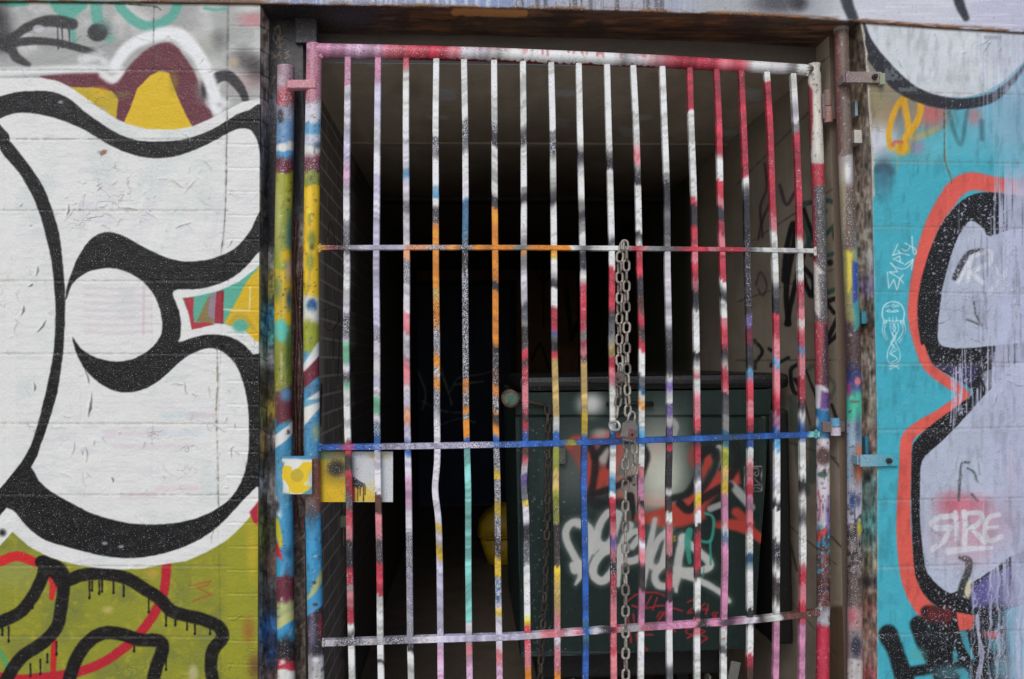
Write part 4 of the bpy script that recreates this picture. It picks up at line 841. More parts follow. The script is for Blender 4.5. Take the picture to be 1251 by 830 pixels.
    for p in ([(630, 470), (680, 435), (760, 432), (820, 455)], [(650, 490), (700, 505), (790, 490), (880, 515)], [(740, 445), (700, 520), (690, 560)], [(765, 455), (745, 510)], [(765, 545), (780, 520), (795, 530), (770, 560), (800, 520), (805, 560)], [(630, 540), (635, 575)], [(655, 530), (660, 570)],
              [(905, 475), (935, 465), (940, 490), (905, 525), (950, 515)], [(985, 480), (965, 505), (1000, 510)], [(1000, 485), (990, 530)], [(1035, 520), (1018, 530), (1040, 545), (1020, 550), (1045, 522)],
              [(930, 595), (900, 600), (905, 620), (930, 625), (905, 640)], [(960, 600), (985, 610), (965, 625), (995, 640), (960, 665)], [(640, 610), (645, 660)], [(670, 620), (675, 660), (700, 665)], [(690, 625), (745, 625)], [(705, 680), (720, 695), (705, 698)], [(830, 600), (850, 610)]):
        c.stroke(z(610, p), 1.9, RM, .8, .9, sm=3)
    # square sticker with a line-drawn face
    c.fill([(909, 570), (931, 569), (931, 600), (909, 601)], (32, 34, 36), .6)
    for p in ([(909.5, 570.5), (930.5, 570), (930.5, 600), (909.5, 600.5), (909.5, 570.5)], [(909.5, 593), (930.5, 592.5)]): c.stroke(p, .9, (190, 190, 188), .5, .9, sm=0, wob=.2)
    for p in ([(913, 579), (914, 573), (920, 572), (926, 573), (927, 579), (924, 582), (921, 579), (918, 582), (914, 581)], [(916, 577), (918, 578)], [(922, 578), (924, 577)], [(918, 584), (916, 588), (911, 591)], [(922, 584), (924, 588), (929, 591)], [(912, 596), (914, 598), (916, 595)], [(918, 595), (920, 598), (922, 595)], [(924, 596), (928, 597)]): c.stroke(p, .9, (196, 196, 194), .5, .9, sm=2, wob=.2)
    r = np.random.RandomState(4)
    for _ in range(220): c.blob(r.normal(655, 22), r.uniform(520, 800), r.uniform(.4, 1), r.uniform(.4, 1), (150, 156, 162), .5, .8)
    return c

def paint_inner_right():
    c = Canvas(740, 20, 1060, 1085, (184, 172, 154), 1.25)
    sh = (c.h, c.w); X, Yy = c.grid(); n1 = vnoise(*sh, 40, 91, 4); nv = vnoise(*sh, (90, 10), 92, 3)
    c.mask(np.clip((n1 - .45) * 2, 0, .5), (156, 144, 128)); c.mask(np.clip((nv - .6) * 3, 0, .35), (176, 158, 132))
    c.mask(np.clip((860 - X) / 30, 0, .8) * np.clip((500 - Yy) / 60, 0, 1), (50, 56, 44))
    z = lambda oy, p: zz(921, oy, p)
    INK = (32, 30, 32); TE = (52, 96, 92); VI = (84, 62, 76)
    for p, w in (([(20, 350), (40, 260), (90, 130), (60, 60)], 3), ([(120, 100), (150, 190), (190, 130)], 4), ([(50, 0), (60, 110), (30, 200), (40, 340)], 3), ([(10, 560), (30, 500), (60, 560), (40, 610), (20, 580)], 2)):
        c.stroke(z(200, p), w, VI, 1.2, .7)
    for p, w in (([(140, 540), (150, 400), (180, 280), (190, 330), (150, 560), (160, 740)], 7), ([(150, 740), (190, 560), (230, 420)], 6), ([(215, 480), (240, 560), (265, 610), (275, 540), (230, 480), (215, 470)], 6), ([(230, 210), (260, 300), (300, 420)], 5), ([(330, 640), (400, 620), (390, 700), (345, 800)], 6), ([(340, 650), (370, 690)], 5), ([(410, 720), (380, 790), (340, 830)], 5)):
        c.stroke(z(200, p), w, INK, 1.2, .92)
    c.blob(1022, 286, 5, 9, INK, .5, .9); c.blob(1014, 321, 4, 4, INK, .5, .9)
    for p, w in (([(230, 185), (330, 170), (400, 190)], 6), ([(240, 390), (300, 260), (330, 220)], 5), ([(330, 330), (400, 250)], 5), ([(320, 430), (420, 400)], 5), ([(330, 600), (400, 570)], 6), ([(215, 230), (240, 300), (265, 420)], 5)):
        c.stroke(z(200, p), w, TE, 1.4, .75)
    for p, w in (([(0, 60), (40, 110), (10, 160), (5, 190)], 4), ([(70, 100), (110, 130), (80, 180), (160, 140)], 4), ([(215, 165), (170, 200), (185, 300), (215, 290), (190, 240)], 5), ([(240, 200), (290, 330)], 3), ([(360, 360), (380, 420)], 4)):
        c.stroke(z(400, p), w, INK, 1.2, .85)
    for p, w in (([(240, 200), (280, 180), (300, 240)], 5), ([(180, 330), (190, 440), (240, 760)], 12), ([(280, 480), (270, 700)], 12), ([(345, 230), (375, 270), (350, 330)], 4)):
        c.stroke(z(400, p), w, (70, 96, 88), 3, .55)
    for p in ([(160, 180), (200, 330)], [(230, 320), (260, 450)], [(355, 170), (420, 240)], [(170, 290), (165, 420)], [(360, 600), (410, 660)]): c.stroke(z(400 if p[0][1] > 300 else 610, p), 2.2, (60, 52, 46), 1, .7)
    c.blob(1012, 680, 8, 60, (140, 122, 100), 1, .4); c.fill([(1012, 742), (1035, 740), (1035, 900), (1010, 900)], (84, 62, 40), 3, .7)
    for y0, y1 in ((62, 62), (154, 103), (262, 228), (345, 328), (440, 440), (545, 560), (640, 690), (730, 800)):
        c.stroke([(900, y0 + (y0 - 442) * -.25), (1022, y1)], 1.3, (70, 62, 54), .9, .6, h=-1, sm=0, wob=1.4)
    return c

# ================================================================== GEOMETRY
def z_of(py, px, y): return unproj_y(px, py, y)[2]
DEP = 0.10                                        # depth of the reveals
XLi = unproj_y(361, 430, DEP)[0]; XRi = unproj_y(1022, 430, DEP)[0]
ZC = unproj_y(360, 62, DEP)[2]; Y_BACK = 5.7
Z_TOP = 3.3
def edge_x(pys, pxs):
    P = np.array([unproj_y(x, y, 0.0) for x, y in zip(pxs, pys)])
    o = np.argsort(P[:, 2]); return lambda z: np.interp(z, P[o, 2], P[o, 0])
EXL = edge_x([-300, 0, 415, 830, 1060], [318.5, 318, 316, 314.5, 314])
EXR = edge_x([-300, 26, 60, 190, 340, 530, 690, 830, 1080], [1046, 1051, 1057, 1065, 1068, 1072, 1072, 1072, 1074])

def nonuni(a, b, fine_a, fine_b, step, grow=0.03):
    """coordinates a..b, spaced `step` in fine_a..fine_b and ever coarser outside"""
    mid = list(np.arange(fine_a, fine_b + step * .5, step))
    lo = []; x, s = mid[0], step
    while x > a: s = min(s * 1.25, grow); x -= s; lo.append(max(x, a))
    hi = []; x, s = mid[-1], step
    while x < b: s = min(s * 1.25, grow); x += s; hi.append(min(x, b))
    return np.array(lo[::-1] + mid + hi)

def painted_grid(mb, XYZ, cv, relief=None, flip=False):
    px, py = proj(XYZ.reshape(-1, 3)); c, k, h = cv.sample(px, py)
    P = XYZ.reshape(-1, 3).copy()
    if relief is not None: P += h[:, None] * 0.001 * np.asarray(relief)
    mb.grid(P.reshape(XYZ.shape), np.column_stack([alb(c), k]).reshape(XYZ.shape[0], XYZ.shape[1], 4), flip)

ST = 0.00215
cvL = paint_left(); cvR = paint_right(); cvT = paint_lintel()
cvJ, cvPL, cvSL, cvSR, cvPR = paint_posts()
cvD = paint_dumpster(); cvI = paint_inner_right()

# ---- left and right walls
zs = nonuni(0.0, Z_TOP, 0.50, 2.52, ST)
def wall(name, cv, ex, far, label, side):
    mb = MB()
    near = ex(zs)
    span = abs(near.mean() - far); fine = 0.78 if side < 0 else 0.50
    t = nonuni(0.0, span, 0.0, fine, ST, 0.009)
    if side < 0: t = t[::-1]
    Xg = near[:, None] + side * t[None]
    G = np.stack([Xg, np.zeros_like(Xg), np.repeat(zs[:, None], len(t), 1)], -1)
    painted_grid(mb, G, cv, (0, -1, 0))
    ys = np.linspace(0.0005, 0.21, 44)
    Gr = np.stack([np.repeat(near[:, None], len(ys), 1), np.repeat(ys[None], len(zs), 0), np.repeat(zs[:, None], len(ys), 1)], -1)
    if side > 0: Gr = Gr[:, ::-1]
    painted_grid(mb, Gr, cv)
    o = mb.build(name, M_WALL, None, True, origin=(near.mean() + side * .5, 0, 0))
    tag(o, label, 'wall'); return o
wall('block_wall', cvL, EXL, unproj_y(-420, 430, 0)[0], 'block wall painted with big white letters outlined in black above an olive green field', -1)
wall('block_wall', cvR, EXR, unproj_y(1700, 430, 0)[0], 'turquoise painted block wall with coral and black outlined lavender letters', 1)

# ---- wall over the opening and the lintel
mb = MB(); mb.box((EXL(2.4) + .002, 0.004, z_of(5, 330, 0) + .03), (EXR(2.4) - .002, 0.2, Z_TOP), flat((170, 172, 178)))
o = mb.build('upper_wall', M_WALL, None, origin=(0.4, 0.1, ZC)); tag(o, 'strip of grey painted wall above the rusty lintel over the gate', 'wall')
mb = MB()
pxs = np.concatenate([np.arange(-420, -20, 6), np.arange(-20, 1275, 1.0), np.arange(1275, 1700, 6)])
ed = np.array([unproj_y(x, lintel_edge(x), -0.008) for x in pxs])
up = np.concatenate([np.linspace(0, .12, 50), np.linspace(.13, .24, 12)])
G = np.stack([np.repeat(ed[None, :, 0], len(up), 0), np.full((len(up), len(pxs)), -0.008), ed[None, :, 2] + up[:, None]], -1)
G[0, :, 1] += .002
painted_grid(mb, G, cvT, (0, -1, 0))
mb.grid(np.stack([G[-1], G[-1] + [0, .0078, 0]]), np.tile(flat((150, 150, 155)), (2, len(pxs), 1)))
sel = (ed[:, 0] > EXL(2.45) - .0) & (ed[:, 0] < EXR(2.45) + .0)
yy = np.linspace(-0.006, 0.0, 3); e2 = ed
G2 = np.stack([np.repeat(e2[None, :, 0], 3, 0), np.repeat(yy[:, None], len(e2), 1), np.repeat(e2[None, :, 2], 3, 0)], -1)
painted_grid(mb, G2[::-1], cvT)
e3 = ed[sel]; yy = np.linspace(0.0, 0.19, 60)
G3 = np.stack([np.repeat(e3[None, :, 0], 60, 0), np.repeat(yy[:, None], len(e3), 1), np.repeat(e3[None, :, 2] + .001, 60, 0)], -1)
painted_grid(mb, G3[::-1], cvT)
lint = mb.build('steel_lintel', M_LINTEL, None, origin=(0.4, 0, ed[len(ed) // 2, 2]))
tag(lint, 'rusty edged steel lintel with a dark underside above the gate', 'lintel')
# dark gusset under its left end
p0 = unproj_y(362, 55, .1); p1 = unproj_y(388, 20, .1)
mb = MB(); mb.box((p0[0], .085, p0[2]), (p1[0], .12, p1[2] + .01), flat((52, 52, 58), .12), .003)
mb.build('gusset', M_METAL, lint)

# ---- jambs
def jamb(name, xa, xb, cv, col, label):
    mb = MB(); z1 = ZC + .16
    xs = np.linspace(xa, xb, 40); zz_ = np.arange(0, z1, .0025)
    G = np.stack([np.repeat(xs[None], len(zz_), 0), np.full((len(zz_), 40), DEP), np.repeat(zz_[:, None], 40, 1)], -1)
    if cv is not None: painted_grid(mb, G, cv)
    else: mb.grid(G, np.tile(col, (len(zz_), 40, 1)))
    mb.box((min(xa, xb) + .0005, DEP + .001, 0), (max(xa, xb) - .0005, DEP + .1, z1), flat((90, 84, 80)))
    o = mb.build(name, M_METAL, None, origin=((xa + xb) / 2, DEP, 0)); tag(o, label, 'door jamb'); return o
jamb('door_jamb', EXL(1.5) - .012, unproj_y(371.5, 430, DEP)[0], cvJ, None, 'black jamb plate scrawled with gold tags beside the white letter wall')
jamb('door_jamb', XRi, EXR(1.5) + .03, None, flat((118, 102, 88), .06), 'brown jamb behind the rusty post at the turquoise wall')

# ---- passage: ceiling, side walls, back wall, door
mb = MB()
x0, x1 = XLi - .25, XRi + .25
xs = np.linspace(x0, x1, 150); zf = np.linspace(ZC, ZC + .3, 40)
nc = vnoise(40, 150, (6, 30), 131, 3)
Gf = np.stack([np.repeat(xs[None], 40, 0), np.full((40, 150), .192), np.repeat(zf[:, None], 150, 1)], -1)
cf = np.zeros((40, 150, 4)); cf[..., :3] = alb(np.array([104, 98, 92]) * (.8 + .4 * nc[..., None]))
mb.grid(Gf, cf)
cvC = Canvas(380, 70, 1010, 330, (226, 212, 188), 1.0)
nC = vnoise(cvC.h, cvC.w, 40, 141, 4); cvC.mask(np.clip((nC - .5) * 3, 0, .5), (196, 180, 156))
for x, y, rx, ry in ((545, 115, 12, 8), (533, 143, 14, 3), (550, 208, 18, 4), (460, 78, 14, 3), (690, 114, 16, 5), (684, 150, 11, 7), (770, 161, 14, 6), (786, 143, 12, 4), (890, 161, 12, 5), (745, 206, 20, 8), (645, 220, 10, 10), (730, 222, 16, 6), (640, 205, 12, 4), (920, 115, 12, 10)):
    cvC.fill([(x - rx, y - ry), (x + rx * .9, y - ry * .5), (x + rx, y + ry * .8), (x - rx * .7, y + ry)], (250, 246, 240), 1.6, .8, wob=2)
cvC.fill([(380, 72), (400, 74), (440, 160), (470, 220), (440, 220)], (196, 182, 160), 3, .5)
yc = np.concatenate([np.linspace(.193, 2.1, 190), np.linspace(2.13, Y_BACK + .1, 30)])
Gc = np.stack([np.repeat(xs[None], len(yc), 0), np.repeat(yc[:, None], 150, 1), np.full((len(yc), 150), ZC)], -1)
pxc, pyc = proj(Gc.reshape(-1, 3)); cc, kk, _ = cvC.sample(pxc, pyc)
far = np.clip((Gc[..., 1].ravel() - .7 + .25 * np.sin(Gc[..., 0].ravel() * 5)) / 1.3, 0, 1)[:, None]; cc = cc * (1 - far) + np.array([104, 90, 74]) * far  # ceiling fades darker inwards: the passage's loss of light put into the colour
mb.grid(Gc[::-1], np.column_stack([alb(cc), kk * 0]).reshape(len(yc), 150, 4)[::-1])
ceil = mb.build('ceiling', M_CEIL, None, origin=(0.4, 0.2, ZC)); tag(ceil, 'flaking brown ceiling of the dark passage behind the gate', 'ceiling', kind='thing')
mb = MB(); yb = (1.47 - 1) * D; mb.box((x0, yb, ZC - .012), (x1, yb + .05, ZC - .001), flat((186, 172, 152)), .004); mb.build('batten', M_CEIL, ceil)
mb = MB(); mb.box((x0, 2.12, ZC - .03), (x1, 2.25, ZC - .001), flat((60, 52, 42)), .006); mb.build('beam', M_CEIL, ceil)

cvB = Canvas(352, 40, 500, 1085, (96, 90, 86), 1.5)
Xb, Yb_ = cvB.grid()
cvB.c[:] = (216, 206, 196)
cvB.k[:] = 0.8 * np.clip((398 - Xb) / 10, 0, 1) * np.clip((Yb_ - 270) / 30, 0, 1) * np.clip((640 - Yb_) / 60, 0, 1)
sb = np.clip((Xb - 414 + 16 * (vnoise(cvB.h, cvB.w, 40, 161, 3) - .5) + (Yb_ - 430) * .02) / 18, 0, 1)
cvB.lay((slice(None), slice(None)), sb, (58, 50, 46), .86)  # deeper bricks painted dark, with the shade of the passage put into their colour
for p, w in (([(363, 285), (358, 330), (362, 380), (357, 430), (361, 500), (359, 600)], 3.2), ([(368, 300), (364, 350), (370, 400), (364, 460), (366, 520), (364, 590)], 3.4), ([(359, 440), (365, 500), (371, 460), (366, 430)], 2.6), ([(373, 330), (370, 390), (372, 450)], 2.2), ([(361, 610), (366, 650), (371, 620), (367, 606)], 2.4), ([(364, 660), (360, 690), (358, 720)], 2)):
    cvB.stroke(p, w, (128, 58, 46), .9, .9, .9); cvB.stroke([(x + 1.6, y + 6) for x, y in p], w * .7, (30, 26, 26), .9, .8, .9)
for p, w in (([(395, 380), (410, 376), (414, 392), (404, 404), (396, 398)], 2.4), ([(400, 290), (404, 270), (410, 300)], 2.2), ([(415, 410), (412, 470)], 2), ([(393, 470), (391, 520)], 3), ([(408, 400), (407, 440)], 2)):
    cvB.stroke(p, w, (20, 18, 18), 1, .9, .8)
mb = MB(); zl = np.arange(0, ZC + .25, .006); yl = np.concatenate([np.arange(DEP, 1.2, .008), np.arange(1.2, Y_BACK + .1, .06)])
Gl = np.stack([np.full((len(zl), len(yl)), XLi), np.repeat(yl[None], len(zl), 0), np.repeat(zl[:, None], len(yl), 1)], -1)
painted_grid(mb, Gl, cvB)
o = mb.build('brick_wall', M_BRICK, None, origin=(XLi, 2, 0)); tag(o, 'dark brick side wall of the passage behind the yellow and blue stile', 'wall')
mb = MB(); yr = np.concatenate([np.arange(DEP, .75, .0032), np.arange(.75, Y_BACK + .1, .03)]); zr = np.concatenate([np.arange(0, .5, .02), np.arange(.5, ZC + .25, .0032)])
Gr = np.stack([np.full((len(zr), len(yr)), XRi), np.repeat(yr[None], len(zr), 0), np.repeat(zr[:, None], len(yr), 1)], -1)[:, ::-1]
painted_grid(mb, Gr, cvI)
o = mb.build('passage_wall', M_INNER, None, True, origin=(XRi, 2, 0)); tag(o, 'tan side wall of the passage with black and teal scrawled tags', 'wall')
cvK = Canvas(440, 230, 900, 900, (112, 88, 70), 1.0)
cvK.mask(np.clip((vnoise(cvK.h, cvK.w, 50, 151, 4) - .5) * 3, 0, .6), (118, 90, 70)); cvK.fill([(680, 425), (800, 428), (800, 470), (680, 470)], (150, 106, 72), 6, .6)
for p, w in (([(692, 352), (698, 415)], 5), ([(698, 415), (722, 360), (724, 410)], 5), ([(738, 368), (722, 395), (740, 420)], 5), ([(655, 330), (668, 320), (676, 330), (664, 345), (656, 335)], 2), ([(664, 330), (664, 400)], 2), ([(758, 395), (750, 420), (768, 415)], 4), ([(650, 440), (660, 420), (670, 450)], 2.5)):
    cvK.stroke(p, w, (22, 18, 18), 1.5, .9)
mb = MB(); xk = np.linspace(x0, x1, 220); zk = np.linspace(0, ZC + .2, 260)
painted_grid(mb, np.stack([np.repeat(xk[None], 260, 0), np.full((260, 220), Y_BACK), np.repeat(zk[:, None], 220, 1)], -1), cvK)
o = mb.build('back_wall', M_DARK, None, origin=(0.4, Y_BACK, 0)); tag(o, 'dark brown wall with a black tag at the far end of the passage', 'wall')
a = unproj_y(503, 440, Y_BACK); b = unproj_y(630, 343, Y_BACK)
door = thing('door', 'dark navy door with faint pale scribbles in the back wall of the passage', 'door', ((a[0] + b[0]) / 2, Y_BACK - .03, 0))
cvN = Canvas(495, 335, 640, 900, (56, 66, 90), 1.5)
for p, w in (([(509, 450), (520, 480), (516, 500)], 2), ([(530, 440), (545, 470), (552, 495)], 2), ([(540, 450), (548, 480), (560, 462), (585, 458), (610, 452)], 1.6), ([(556, 470), (590, 466)], 2), ([(536, 520), (560, 512), (580, 516)], 1.4), ([(515, 490), (540, 502), (570, 505)], 1.4)):
    cvN.stroke(p, w, (224, 214, 202), 1.2, .7)
mb = MB(); xk = np.linspace(a[0] + .06, b[0] - .06, 110); zk = np.linspace(.02, b[2] - .06, 180)
painted_grid(mb, np.stack([np.repeat(xk[None], 180, 0), np.full((180, 110), Y_BACK - .035), np.repeat(zk[:, None], 110, 1)], -1), cvN)
mb.box((a[0] + .06, Y_BACK - .034, .02), (b[0] - .06, Y_BACK - .004, b[2] - .06), flat((34, 42, 60)))
mb.build('door_leaf', M_DARK, door)
mb = MB()
for lo, hi in (((a[0], Y_BACK - .05, 0), (a[0] + .055, Y_BACK - .002, b[2])), ((b[0] - .055, Y_BACK - .05, 0), (b[0], Y_BACK - .002, b[2])), ((a[0] + .056, Y_BACK - .05, b[2] - .055), (b[0] - .056, Y_BACK - .002, b[2]))):
    mb.box(lo, hi, flat((40, 46, 60)), .004)
mb.build('door_frame', M_DARK, door)
mb = MB(); mb.tube([(a[0] + .13, Y_BACK - .09, 1.02), (a[0] + .22, Y_BACK - .09, 1.02)], .009, 8, flat((110, 108, 104))); mb.tube([(a[0] + .13, Y_BACK - .036, 1.02), (a[0] + .13, Y_BACK - .095, 1.02)], .008, 8, flat((110, 108, 104)))
mb.build('door_handle', M_METAL, door, True)

# ---- ground
mb = MB(); n = 60
gx = np.concatenate([[-40, -20, -10], np.linspace(-5, 5, 50), [10, 20, 40]]); gy = np.concatenate([[-40, -20, -10], np.linspace(-5, 6.5, 60), [12, 20, 40]])
mb.grid(np.stack([np.repeat(gx[None], len(gy), 0), np.repeat(gy[:, None], len(gx), 1), np.zeros((len(gy), len(gx)))], -1), np.tile(flat((160, 154, 146)), (len(gy), len(gx), 1)))
ground = mb.build('ground', M_DARK); ground['kind'] = 'structure'; ground['label'] = 'dirty grey concrete ground of the alley and passage'; ground['category'] = 'ground'

mb = MB(); xs = np.linspace(XLi + .002, XRi - .002, 40); ys = np.linspace(.1, Y_BACK - .06, 90)
mb.grid(np.stack([np.repeat(xs[None], 90, 0), np.repeat(ys[:, None], 40, 1), np.full((90, 40), .004)], -1), np.tile(flat((112, 100, 88)), (90, 40, 1)))
o = mb.build('passage_floor', M_DARK); tag(o, 'dirty brown concrete floor of the passage', 'floor', kind='structure')

# ---- gate
gl = unproj_y(381, 430, 0.0); gr_ = unproj_y(1004, 430, 0.10)
gdir = np.array([gr_[0] - gl[0], gr_[1] - gl[1], 0]); gdir /= np.linalg.norm(gdir)
gn = np.array([gdir[1], -gdir[0], 0.0])           # towards the street
def gp(px, py, off=0.0): return unproj_plane(px, py, gl + gn * off, gn)
gate = thing('barred_gate', 'paint spattered barred steel gate standing slightly ajar in the opening', 'gate', (gr_[0], gr_[1], 0))

cvX = {'W': W, 'L': L, 'R': R, 'K': K, 'O': O, 'B': B, 'Y': Y, 'P': P, 'G': (128, 126, 124), 'T': T, 'S': SK, 'N': N, 'M': M, 'D': (60, 52, 50), 'E': BR, 'Q': OL, 'V': PU, 'F': PL, 'H': (204, 198, 206), 'A': TN, 'C': (226, 150, 110), 'J': (216, 120, 130), 'Z': (90, 90, 96), 'X': (46, 42, 48), 'I': (120, 190, 150)}
def parse(sg):
    pos, col, spk = [], [], []
    for tok in sg.split():
        k = tok.rstrip('0123456789'); v = float(tok[len(k):])
        s = .04
        if k.endswith('+'): s = .28; k = k[:-1]
        if k.endswith('*'): s = .85; k = k[:-1]
        pos.append(v); col.append(cvX[k]); spk.append(s)
    return np.array(pos), np.array(col, float), np.array(spk)
def seg_col(sg, t, seed, soft=2.0):
    pos, col, spk = parse(sg)
    r = np.random.RandomState(seed)
    sft = soft * r.choice([.5, 1.2, 2.6, 4.2], len(pos))
    c = np.repeat(col[:1], len(t), 0); k = np.repeat(spk[:1], len(t))
    for i in range(1, len(pos)):
        a = np.clip((t - pos[i]) / (2 * sft[i]) + .5, 0, 1); a = a * a * (3 - 2 * a)
        c = c * (1 - a[:, None]) + col[i] * a[:, None]; k = k * (1 - a) + spk[i] * a
    m = c.mean(-1, keepdims=True); c = m + (c - m) * .9
    q = np.arange(t.min() - 2, t.max() + 3, 1.0)
    for cell, amp in ((3, .10), (14, .09), (40, .06)):
        nz = np.interp(t, np.arange(t.min() - 2, t.max() + 2 * cell, cell), r.normal(0, 1, len(np.arange(t.min() - 2, t.max() + 2 * cell, cell))))
        c = c * (1 + amp * np.clip(nz, -2, 1.6))[:, None]
    nz = np.interp(t, np.arange(t.min() - 2, t.max() + 14, 7), r.rand(len(np.arange(t.min() - 2, t.max() + 14, 7))))
    k = np.clip(k + .22 * np.clip((nz - .5) * 2, 0, 1), 0, 1)
    return np.clip(c, 8, 245), k

BARS = [
 ((425.4, 424.5, 424, 430.7), 'P+60 H105 L160 F200 H226 Z+275 H312 W340 H360 X*384 H412 I418 H445 Z+456 I468 W476 R540 D558 R575 Z+604 R622 J640 X660 R694 G716 J724 R742 W763 X774 W780'),
 ((462, 461, 460.5, 467), 'P+60 L98 H150 L200 L400 Z*402 H416 W440 L456 H470 I484 H505 N*516 B534 H550 W600 E604 J+628 D+660 R688 R710 W729 X806 W810'),
 ((496, 497, 497, 503), 'R+60 W82 H150 S206 H216 Z+246 H258 H290 C304 Z*318 H346 J382 H408 J440 H470 L486 C500 L520 B540 L556 F580 H620 Z*650 L*700 Z*740 L775 X+784 W796'),
 ((533, 533, 534, 538.5), 'W60 X*166 W190 S228 W240 X+250 O+270 O300 O+340 A+352 O*368 H*400 Z*412 O+432 H*450 O+462 Z*476 H+500 L540 H556 Y640 H650 Y666 L684 L760 F790'),
 ((567, 569, 570, 574), 'W60 X*148 Z+170 W184 H220 N242 N+280 X+304 X*330 X*450 O+462 D*480 O496 Z*505 O512 B534 T548 T730 H760 J+785 F+800'),
 ((603.5, 605, 607, 610), 'W60 Z*150 X158 W178 W226 X240 O255 X343 O353 X422 D+428 E+450 O+470 D*484 O+500 X504 O517 B532 Z*545 Y+574 Z*586 Y+612 Z*628 X+655 Y+680 N*704 H735 Y744 H752 H775 J+795 F812'),
 ((603.5 + 34.9, 640, 642, 645), 'W60 G155 X164 G176 W182 G230 X238 W250 H290 O305 G312 H330 Z370 G390 D400 R427 D440 R+448 J+470 R+500 D508 R515 B528 E546 R558 H566 V580 Z596 Y+612 H620 X642 Z+660 W692 H730 Y752 R+764 J+790 O818'),
 ((673.4, 676, 679, 681), 'W60 G160 X*172 W188 G230 X238 W252 O305 Y311 W316 X338 W351 R374 B404 Z408 K416 R428 A438 A480 W510 B528 Q546 A575 Q600 D640 D680 Y692 A710 J+748 H770 J+790 O+820'),
 ((707.3, 711, 714, 714.5), 'W60 G176 X186 W202 G245 X258 G270 W285 X305 X322 W330 J345 R350 G404 R416 J422 E434 A442 A480 Y505 Y524 B532 B600 B690 B735 N760 B790'),
 ((741.8, 746, 749, 749), 'W60 G185 X194 W208 W262 X292 W302 R325 R350 X380 Z392 G410 A424 R436 J450 W470 W500 S522 B530 W546 W570 S582 W602 R608 J640 V655 J670 X+684 R+700 J+730 R+780 J800'),
 ((773.6, 781, 784, 783), 'W60 J180 G200 X210 W226 X284 W293 R303 X338 E360 R385 X400 E410 R418 W430 Z458 N472 W482 O491 W500 S524 W544 J570 P585 P604 K612 J620 R640 H660 J672 X692 D710 P722 P750 W770 H800 W812'),
 ((808.6, 815, 818, 817), 'W60 G212 X222 X240 Z255 G290 H306 H370 Z400 X416 X440 W460 V467 W480 V494 W510 V522 X535 R544 X552 X590 W598 X606 E618 W626 J+640 D680 R700 X722 P736 P760 W770 W800 Z815'),
 ((842, 848, 852, 850.5), 'R60 R110 W136 W200 R242 X250 X266 R275 J300 R320 J340 X354 Z372 W378 W405 X430 W442 J455 W462 J+480 R+510 X526 R542 R555 Z566 H585 Y602 J618 W624 X640 R650 R680 D696 W706 W735 X745 J755 W775 W810'),
 ((874.3, 881.5, 886, 883.6), 'R70 R180 W190 W212 R220 J240 X252 X262 R272 J285 R310 W343 X353 W368 J388 R400 X427 W440 R450 J470 X478 Z486 G505 N525 Q545 A570 Y590 P604 P630 J638 W644 N652 P662 P720 P750 W768 Z790 W800'),
 ((905.6, 912, 917, 914.6), 'R75 R200 W218 G228 X236 X+300 D370 V+385 M400 X420 S452 R464 J490 R510 B528 W548 J565 R590 P606 J625 R640 W648 N676 W690 W+720 X745 W765 W790 R800 E815'),
 ((936, 945.5, 949, 946.7), 'W80 R100 R190 J260 W281 H300 W310 Z345 X362 R382 J410 S438 J448 R480 P505 B522 S533 W550 H580 W600 X612 W622 W640 X+660 W690 D705 W735 P758 P800'),
 ((968, 976, 981, 978.5), 'W80 H120 G150 R163 R250 W291 W330 R+346 J370 W392 J400 R410 S424 J432 R460 X490 W503 B516 W537 W570 X588 W602 Z625 W640 W+655 R692 J715 R735 P760 P800'),
]
TOPR = ([372, 378, 480, 600, 700, 820, 920, 985, 1003], [61.5, 62, 64, 67, 71, 76, 82, 86, 87])
for i, (xs4, sg) in enumerate(BARS):
    ys4 = np.array([78.0, 303, 520, 830]); 
    top = np.interp(xs4[0], *TOPR)
    pys = np.concatenate([np.arange(top, 830, 1.6), np.arange(830, 1046, 6)])
    ext = xs4[3] + (xs4[3] - xs4[2]) / 310 * 200
    f = np.polyfit([78, 303, 530, 830, 1030], [xs4[0], xs4[1], xs4[2], xs4[3], ext], 3); pxs_ = np.polyval(f, pys)
    r = np.random.RandomState(40 + i); pxs_ = pxs_ + np.interp(pys, np.linspace(60, 1050, 12), r.normal(0, .5, 12))
    if i == 3: pxs_ += -3.6 * np.exp(-((pys - 598) / 26) ** 2)
    if i == 6: pxs_ += -2.6 * np.exp(-((pys - 590) / 26) ** 2)
    if i in (9, 10, 11): pxs_ += -1.2 * np.exp(-((pys - 600) / 40) ** 2)
    pts = np.array([gp(x, y) for x, y in zip(pxs_, pys)])
    def colf(V, sg=sg, i=i):
        px, py = proj(V); rr = np.random.RandomState(i)
        jt = np.interp(px, np.linspace(px.min(), px.max(), 40), rr.normal(0, 2.0, 40))
        c, k = seg_col(sg, py + jt + (px - np.interp(py, pys, pxs_)) * rr.choice([-.35, .4, .15]), 100 + i)
        return np.column_stack([alb(c), k])
    mb = MB(); mb.tube(pts, .0089, col=colf, square=True)
    mb.build('bar', M_RUSTY if i > 6 else M_METAL, gate)

